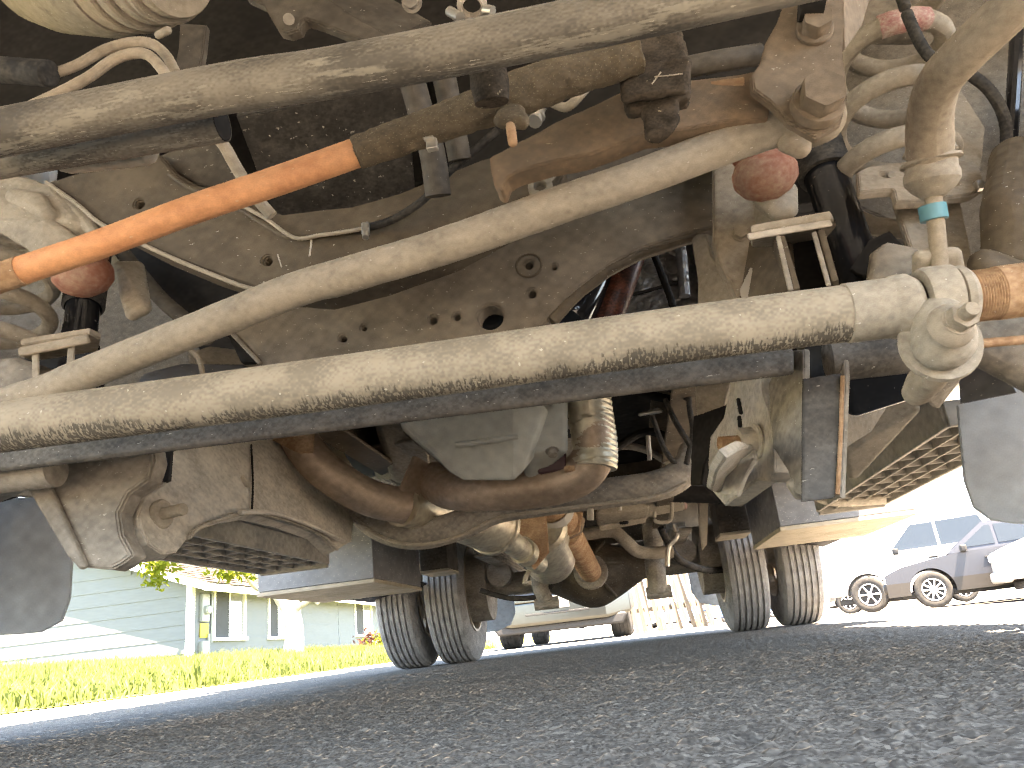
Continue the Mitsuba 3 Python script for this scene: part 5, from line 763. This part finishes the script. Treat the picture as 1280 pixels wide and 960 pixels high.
cen = top + g.normal(0, 1, (50, 3)) * V(1.6, 1.8, .55) + V(0, 0, 1.0); cen = cen[cen[:, 2] > 2.9]
hang = np.vstack([V((-7.8557, 12.2, 1.9747), (-7.7065, 12.2, 1.877), (-7.7593, 12.2, 1.7515), (-7.8721, 12.2, 1.6862), (-7.5932, 12.2, 1.9426), (-7.9766, 12.2, 2.0695), (-6.8421, 12.3, 1.8323), (-6.698, 12.3, 1.762), (-6.6114, 12.3, 1.6728), (-6.4364, 12.4, 1.7375), (-6.322, 12.4, 1.6972), (-6.5519, 12.4, 1.8577)), V((-7.7054, 12.1, 1.9749), (-7.9419, 12.25, 1.8825))])
part(tr, 'crown', cat(leaves(cen, V(.34, .34, .24), 9000, .07, 8), leaves(hang, V(.10, .12, .07), 420, .065, 9)), 'leaf_green', smooth=False, kind='stuff')
shb = thing('shrub', 'low shrub with red and green leaves at the foot of the house wall', 'shrub')
c = V((-7.3325, 22, 0.4733))[0]; part(shb, 'stem', cat(*[tube([c + V(0, 0, -.45), c + V(g.uniform(-.3, .3), g.uniform(-.3, .3), .1)], .012, 6) for _ in range(7)]), 'bark_pale')
part(shb, 'red_leaves', leaves([c + V(-.15, 0, -.05), c + V(-.3, 0, .1), c + V(-.1, 0, .15)], V(.16, .16, .12), 220, .06, 12), 'leaf_red', smooth=False, kind='stuff')
part(shb, 'green_leaves', leaves([c + V(.35, 0, .05), c + V(.55, 0, -.1), c + V(.2, 0, -.2)], V(.22, .22, .16), 700, .06, 13), 'leaf_green', smooth=False, kind='stuff')

# ------------------------------------------------------------------ vehicles parked around
bsdf('car_silver', (0.055, 0.058, 0.07), 0.35, metallic=0.2, clearcoat=0.5); bsdf('car_white', (0.74, 0.74, 0.73), 0.35, clearcoat=0.8); bsdf('car_tan', (0.055, 0.048, 0.04), 0.4, metallic=.2)
bsdf('car_glass', (0.03, 0.035, 0.04), 0.08, spec=0.8); bsdf('car_dark', (0.03, 0.03, 0.03), 0.6); bsdf('amber', (0.8, 0.4, 0.03), 0.3); bsdf('lamp_clear', (0.7, 0.7, 0.7), 0.15); bsdf('car_blue', (0.10, 0.22, 0.50), 0.35, clearcoat=.8); bsdf('car_cream', (0.42, 0.40, 0.36), 0.4, clearcoat=.5); bsdf('car_tyre', proc(dusty((0.03, 0.029, 0.027), (0.07, 0.066, 0.06), 0.5, 20)), 0.85); bsdf('plate_grey', (0.22, 0.22, 0.21), .5); bsdf('chrome', (0.13, 0.132, 0.12), 0.3, metallic=1.0)
def vehicle(name, label, cat_, org, ang, L, W, prof, roof, hubs, r, paint, lower=None, group=None, door_seams=(), spokes=9):
    """side profile (x back from the nose, z) extruded across; roof = greenhouse profile, drawn in at the top; wheels with spokes"""
    k = thing(name, label, cat_, group); R = trimesh.transformations.rotation_matrix(ang, [0, 0, 1]); R[:3, 3] = org
    def put(nm, m, mat, parent=k, **kw):
        m = as_tm(m).copy(); m.apply_transform(R); return part(parent, nm, m, mat, **kw)
    def ext(poly, w, taper=0.0):
        m = trimesh.creation.extrude_polygon(poly, w, engine='earcut'); m.apply_transform(np.array([[1, 0, 0, 0], [0, 0, -1, w / 2], [0, 1, 0, 0], [0, 0, 0, 1.0]]))
        if taper:
            z0, z1 = m.bounds[0][2], m.bounds[1][2]; m = m.subdivide().subdivide(); t = (m.vertices[:, 2] - z0) / (z1 - z0); m.vertices[:, 1] *= 1 - taper * t
        return m
    body = sg.Polygon(prof).buffer(.06).buffer(-.06)
    for hx in hubs: body = body.difference(sg.Point(hx, r).buffer(r * 1.18))
    put('body', cat(*[ext(gg, W) for gg in getattr(body, 'geoms', [body])]), paint)
    if lower:
        low = body.intersection(sg.box(-1, 0, L + 1, lower)); put('lower_trim', cat(*[ext(gg, W + .02) for gg in getattr(low, 'geoms', [low])]), 'car_tan')
    cab = sg.Polygon(roof); c = put('cabin', ext(cab, W * .92, .14), paint)
    zb, zt = min(z for _, z in roof), max(z for _, z in roof); win = cab.buffer(-.075)
    xs_ = [win.bounds[0]] + list(door_seams) + [win.bounds[2]]
    for a, b in zip(xs_[:-1], xs_[1:]):
        pane_ = win.intersection(sg.box(a + .03, zb, b - .03, zt))
        for gg in getattr(pane_, 'geoms', [pane_]):
            if gg.is_empty or gg.area < .01: continue
            m = ext(gg, W * .92 + .03, 0); m = m.subdivide().subdivide(); m.vertices[:, 1] *= 1 - .14 * (m.vertices[:, 2] - zb) / (zt - zb); put('window', m, 'car_glass')
    put('windscreen', ext(sg.Polygon([tuple(np.array(roof[0]) + (np.array(roof[1]) - roof[0]) * t + np.array([-(roof[1][1] - roof[0][1]), roof[1][0] - roof[0][0]]) / np.hypot(*(np.array(roof[1]) - roof[0])) * o) for t, o in ((.14, .012), (.92, .012), (.92, -.03), (.14, -.03))]), W * .76, .12), 'car_glass')
    for hx in hubs:
        for s in (-1, 1):
            w = put('wheel', lathe(tyre_mesh(r, .21, 3, .006), (hx, s * (W / 2 - .10), r), (0, 1, 0), 40), 'car_tyre')
            face = s * (W / 2 - .005); sp = [lathe([(r * .55, 0), (r * .62, 0), (r * .62, .03), (r * .55, .03), (r * .55, 0)], (hx, face - s * .015, r), (0, s, 0), 36), rod((hx, face - s * .05, r), (hx, face + s * .012, r), r * .16, 20)]
            for i in range(spokes):
                a = i * 2 * math.pi / spokes; sp.append(hull([V(hx + math.cos(a) * r * .12, face, r + math.sin(a) * r * .12), V(hx + math.cos(a) * r * .56, face - s * .01, r + math.sin(a) * r * .56)], r * .055, 8))
            put('rim', cat(*sp), 'lamp_clear', parent=w); put('hub_back', rod((hx, face - s * .09, r), (hx, face - s * .06, r), r * .58, 30), 'car_dark', parent=w)
    for s in (-1, 1):
        put('headlight', box((.10, s * (W / 2 - .2), prof[1][1] - .10), (.22, .36, .13), .03), 'lamp_clear'); put('tail_light', box((L - .05, s * (W / 2 - .12), .82), (.12, .2, .26), .02), 'amber')
        put('mirror', box((roof[0][0] + .28, s * (W / 2 + .08), zb + .06), (.12, .18, .13), .03), 'car_dark')
        for x in door_seams: put('door_handle', box((x - .18, s * (W / 2 + .012), zb - .14), (.17, .03, .035), .008), 'car_dark')
    put('bumper', box((.02, 0, .42), (.16, W * .96, .20), .05), 'car_tan' if lower else paint)
    put('underbody', box((L / 2, 0, .26), (L * .9, W * .8, .12), .02), 'car_dark')
    return k
SED = [(0, .26), (.02, .66), (.35, .78), (1.25, .92), (3.9, .98), (4.7, .92), (4.8, .55), (4.75, .26)]; SEDR = [(1.15, .92), (1.85, 1.42), (3.3, 1.43), (4.15, .97)]
PUP = [(0, .40), (.02, .98), (.4, 1.08), (1.45, 1.14), (3.6, 1.16), (5.6, 1.14), (5.62, .45), (5.6, .40)]; PUPR = [(1.35, 1.12), (2.0, 1.78), (3.4, 1.80), (3.65, 1.14)]
VAN = [(0, .36), (.03, .85), (.5, 1.0), (1.1, 1.08), (4.9, 1.10), (5.0, .40), (4.95, .36)]; VANR = [(.95, 1.05), (1.75, 1.72), (4.7, 1.74), (4.92, 1.08)]
def gz(x): return float(grade(np.array([x]), np.array([0.]))[0])
vehicle('parked_car', 'blue grey sedan with tan lower trim, whole car on the right', 'car', (4.99, 16.79, gz(5.5)), -.3, 4.8, 1.78, SED, SEDR, (.78, 3.65), .325, 'car_silver', lower=.50, group='cars parked along the street', door_seams=(2.0, 2.9), spokes=10)
vehicle('pickup_truck', 'white pickup with round steel wheels just behind the silver sedan', 'truck', (4.43, 19.38, gz(5.0)), -.3, 5.6, 1.9, PUP, PUPR, (.92, 4.4), .37, 'car_white', door_seams=(2.5,), spokes=6)
vehicle('van', 'white van cut by the right picture edge beside the sedan', 'van', (6.10, 14.4, gz(6.6)), -.3, 5.0, 1.9, VAN, VANR, (.85, 3.9), .34, 'car_cream', door_seams=(2.1, 3.4), spokes=7)
vehicle('parked_car', 'pale car half hidden behind the right rear tyres', 'car', (5.4, 24.5, gz(6.0)), -.3, 4.7, 1.78, SED, SEDR, (.78, 3.65), .325, 'car_white', group='cars parked along the street', door_seams=(2.0, 2.9), spokes=8)
# pickup that stands behind, nose towards the camera
PX0, PY0 = -1.0, 10.4
pk = thing('pickup_truck', 'silver pickup with chrome bumper parked behind the truck facing the camera', 'truck')
part(pk, 'body', cat(hull([V(PX0 - .92, PY0 + .15, .62), V(PX0 + .92, PY0 + .15, .62), V(PX0 - .9, PY0 + .25, 1.15), V(PX0 + .9, PY0 + .25, 1.15), V(PX0 - .92, PY0 + 1.4, .6), V(PX0 + .92, PY0 + 1.4, .6), V(PX0 - .92, PY0 + 1.5, 1.2), V(PX0 + .92, PY0 + 1.5, 1.2)], .04), span(PX0 - .95, PX0 + .95, PY0 + 1.4, PY0 + 5.6, .55, 1.15, .04)), 'car_silver')
part(pk, 'cab', hull([V(PX0 + a * .9, PY0 + 1.5, 1.15) for a in (-1, 1)] + [V(PX0 + a * .76, PY0 + 2.2, 1.82) for a in (-1, 1)] + [V(PX0 + a * .76, PY0 + 3.6, 1.82) for a in (-1, 1)] + [V(PX0 + a * .9, PY0 + 3.8, 1.15) for a in (-1, 1)], .04), 'car_silver')
part(pk, 'windscreen', hull([V(PX0 + a * .82, PY0 + 1.5, 1.22) for a in (-1, 1)] + [V(PX0 + a * .70, PY0 + 2.12, 1.76) for a in (-1, 1)], .02), 'car_glass')
bm = part(pk, 'bumper', m3.Manifold.batch_hull([ball(V(PX0 + a * x, PY0 + y, z), .05, 12) for a in (-1, 1) for x, y, z in ((.90, .16, .34), (.90, .16, .55), (.62, 0, .30), (.62, 0, .52), (.95, .45, .40), (.95, .45, .55))]), 'chrome', label='chrome front bumper')
part(bm, 'valance', hull([V(PX0 + a * x, PY0 + .06, z) for a in (-1, 1) for x, z in ((.85, .28), (.5, .2), (.8, .2))], .03), 'car_dark')
part(bm, 'upper_ledge', hull([V(PX0 + a * .6, PY0 - .05, z) for a in (-1, 1) for z in (.56, .60)], .012), 'chrome')
part(bm, 'plate_holder', cat(span(PX0 - .17, PX0 + .17, PY0 - .08, PY0 - .065, .44, .60, .004)), 'plate_grey')
for a in (-.12, .12): part(bm, 'plate_screw', rod(V(PX0 + a, PY0 - .083, .57), V(PX0 + a, PY0 - .078, .57), .012), 'car_dark')
part(bm, 'slot', span(PX0 - .42, PX0 + .42, PY0 - .066, PY0 - .05, .38, .405, .003), 'car_dark')
part(pk, 'grille', cat(span(PX0 - .6, PX0 + .6, PY0 + .08, PY0 + .12, .68, 1.02, .01), *[span(PX0 - .6, PX0 + .6, PY0 + .05, PY0 + .08, z, z + .03, .006) for z in (.7, .8, .9, .98)]), 'chrome')
for s in (-1, 1):
    part(pk, 'headlight', box((PX0 + s * .76, PY0 + .14, .86), (.28, .14, .3), .03), 'lamp_clear')
    part(pk, 'mirror', box((PX0 + s * 1.06, PY0 + 1.7, 1.25), (.2, .1, .26), .03), 'car_dark')
    for yy in (.95, 4.4): part(pk, 'wheel', lathe(tyre_mesh(.38, .26, 4, .008), (PX0 + s * .78, PY0 + yy, .38), (1, 0, 0), 48), 'car_tyre')
part(pk, 'axle', cat(rod(V(PX0 - .7, PY0 + .95, .36), V(PX0 + .7, PY0 + .95, .36), .05), hull([V(PX0 + .25, PY0 + .95, .34)], .14), rod(V(PX0 - .7, PY0 + 4.4, .36), V(PX0 + .7, PY0 + 4.4, .36), .05), hull([V(PX0, PY0 + 4.4, .34)], .15), span(PX0 - .35, PX0 - .25, PY0 + .5, PY0 + 1.6, .3, .36, .01)), 'car_dark')
# leaning wooden fence beyond it
def wood_c(p, n, uv): return mix((0.13, 0.105, 0.075), (0.24, 0.20, 0.15), fbm(p.x * 20, p.y * 20, p.z * 2.5, 3))
bsdf('weathered_wood', proc(wood_c), 0.85, bump=lambda p, n, uv: noise(p.x * 90, p.y * 90, p.z * 6) * .002)
fe = thing('wooden_fence', 'leaning weathered wooden picket fence beside the chrome bumper', 'fence'); g = np.random.default_rng(21)
for i in range(16):
    x = -.05 + i * .105; M = trimesh.transformations.euler_matrix(g.uniform(-.03, .03), -.05 - .012 * i + g.uniform(-.05, .05), g.uniform(-.2, .2))[:3, :3]; hh = 1.5 - .05 * i + g.uniform(-.15, .1)
    part(fe, 'picket', box((x, 13.0 + g.uniform(-.05, .05), hh / 2 - .02), (.075, .022, hh), .004, M), 'weathered_wood')
for zz in (.35, .95): part(fe, 'rail', box((.7, 13.06, zz), (1.6, .04, .07), .005), 'weathered_wood')
# far vehicles and house row down the street
vehicle('parked_car', 'distant blue car down the street on the left of the rear flap', 'car', (2.6, 44, gz(3)), .25, 4.7, 1.78, SED, SEDR, (.78, 3.65), .325, 'car_blue', group='cars parked along the street', door_seams=(2.0, 2.9), spokes=6)
vehicle('parked_car', 'distant white car down the street behind the blue one', 'car', (4.6, 52, gz(5)), .1, 4.7, 1.78, SED, SEDR, (.78, 3.65), .325, 'car_white', group='cars parked along the street', door_seams=(2.0, 2.9), spokes=6)
vehicle('van', 'distant white van at the end of the street', 'van', (.6, 60, 0), .3, 5.0, 1.9, VAN, VANR, (.85, 3.9), .34, 'car_white', door_seams=(2.1, 3.4), spokes=6)
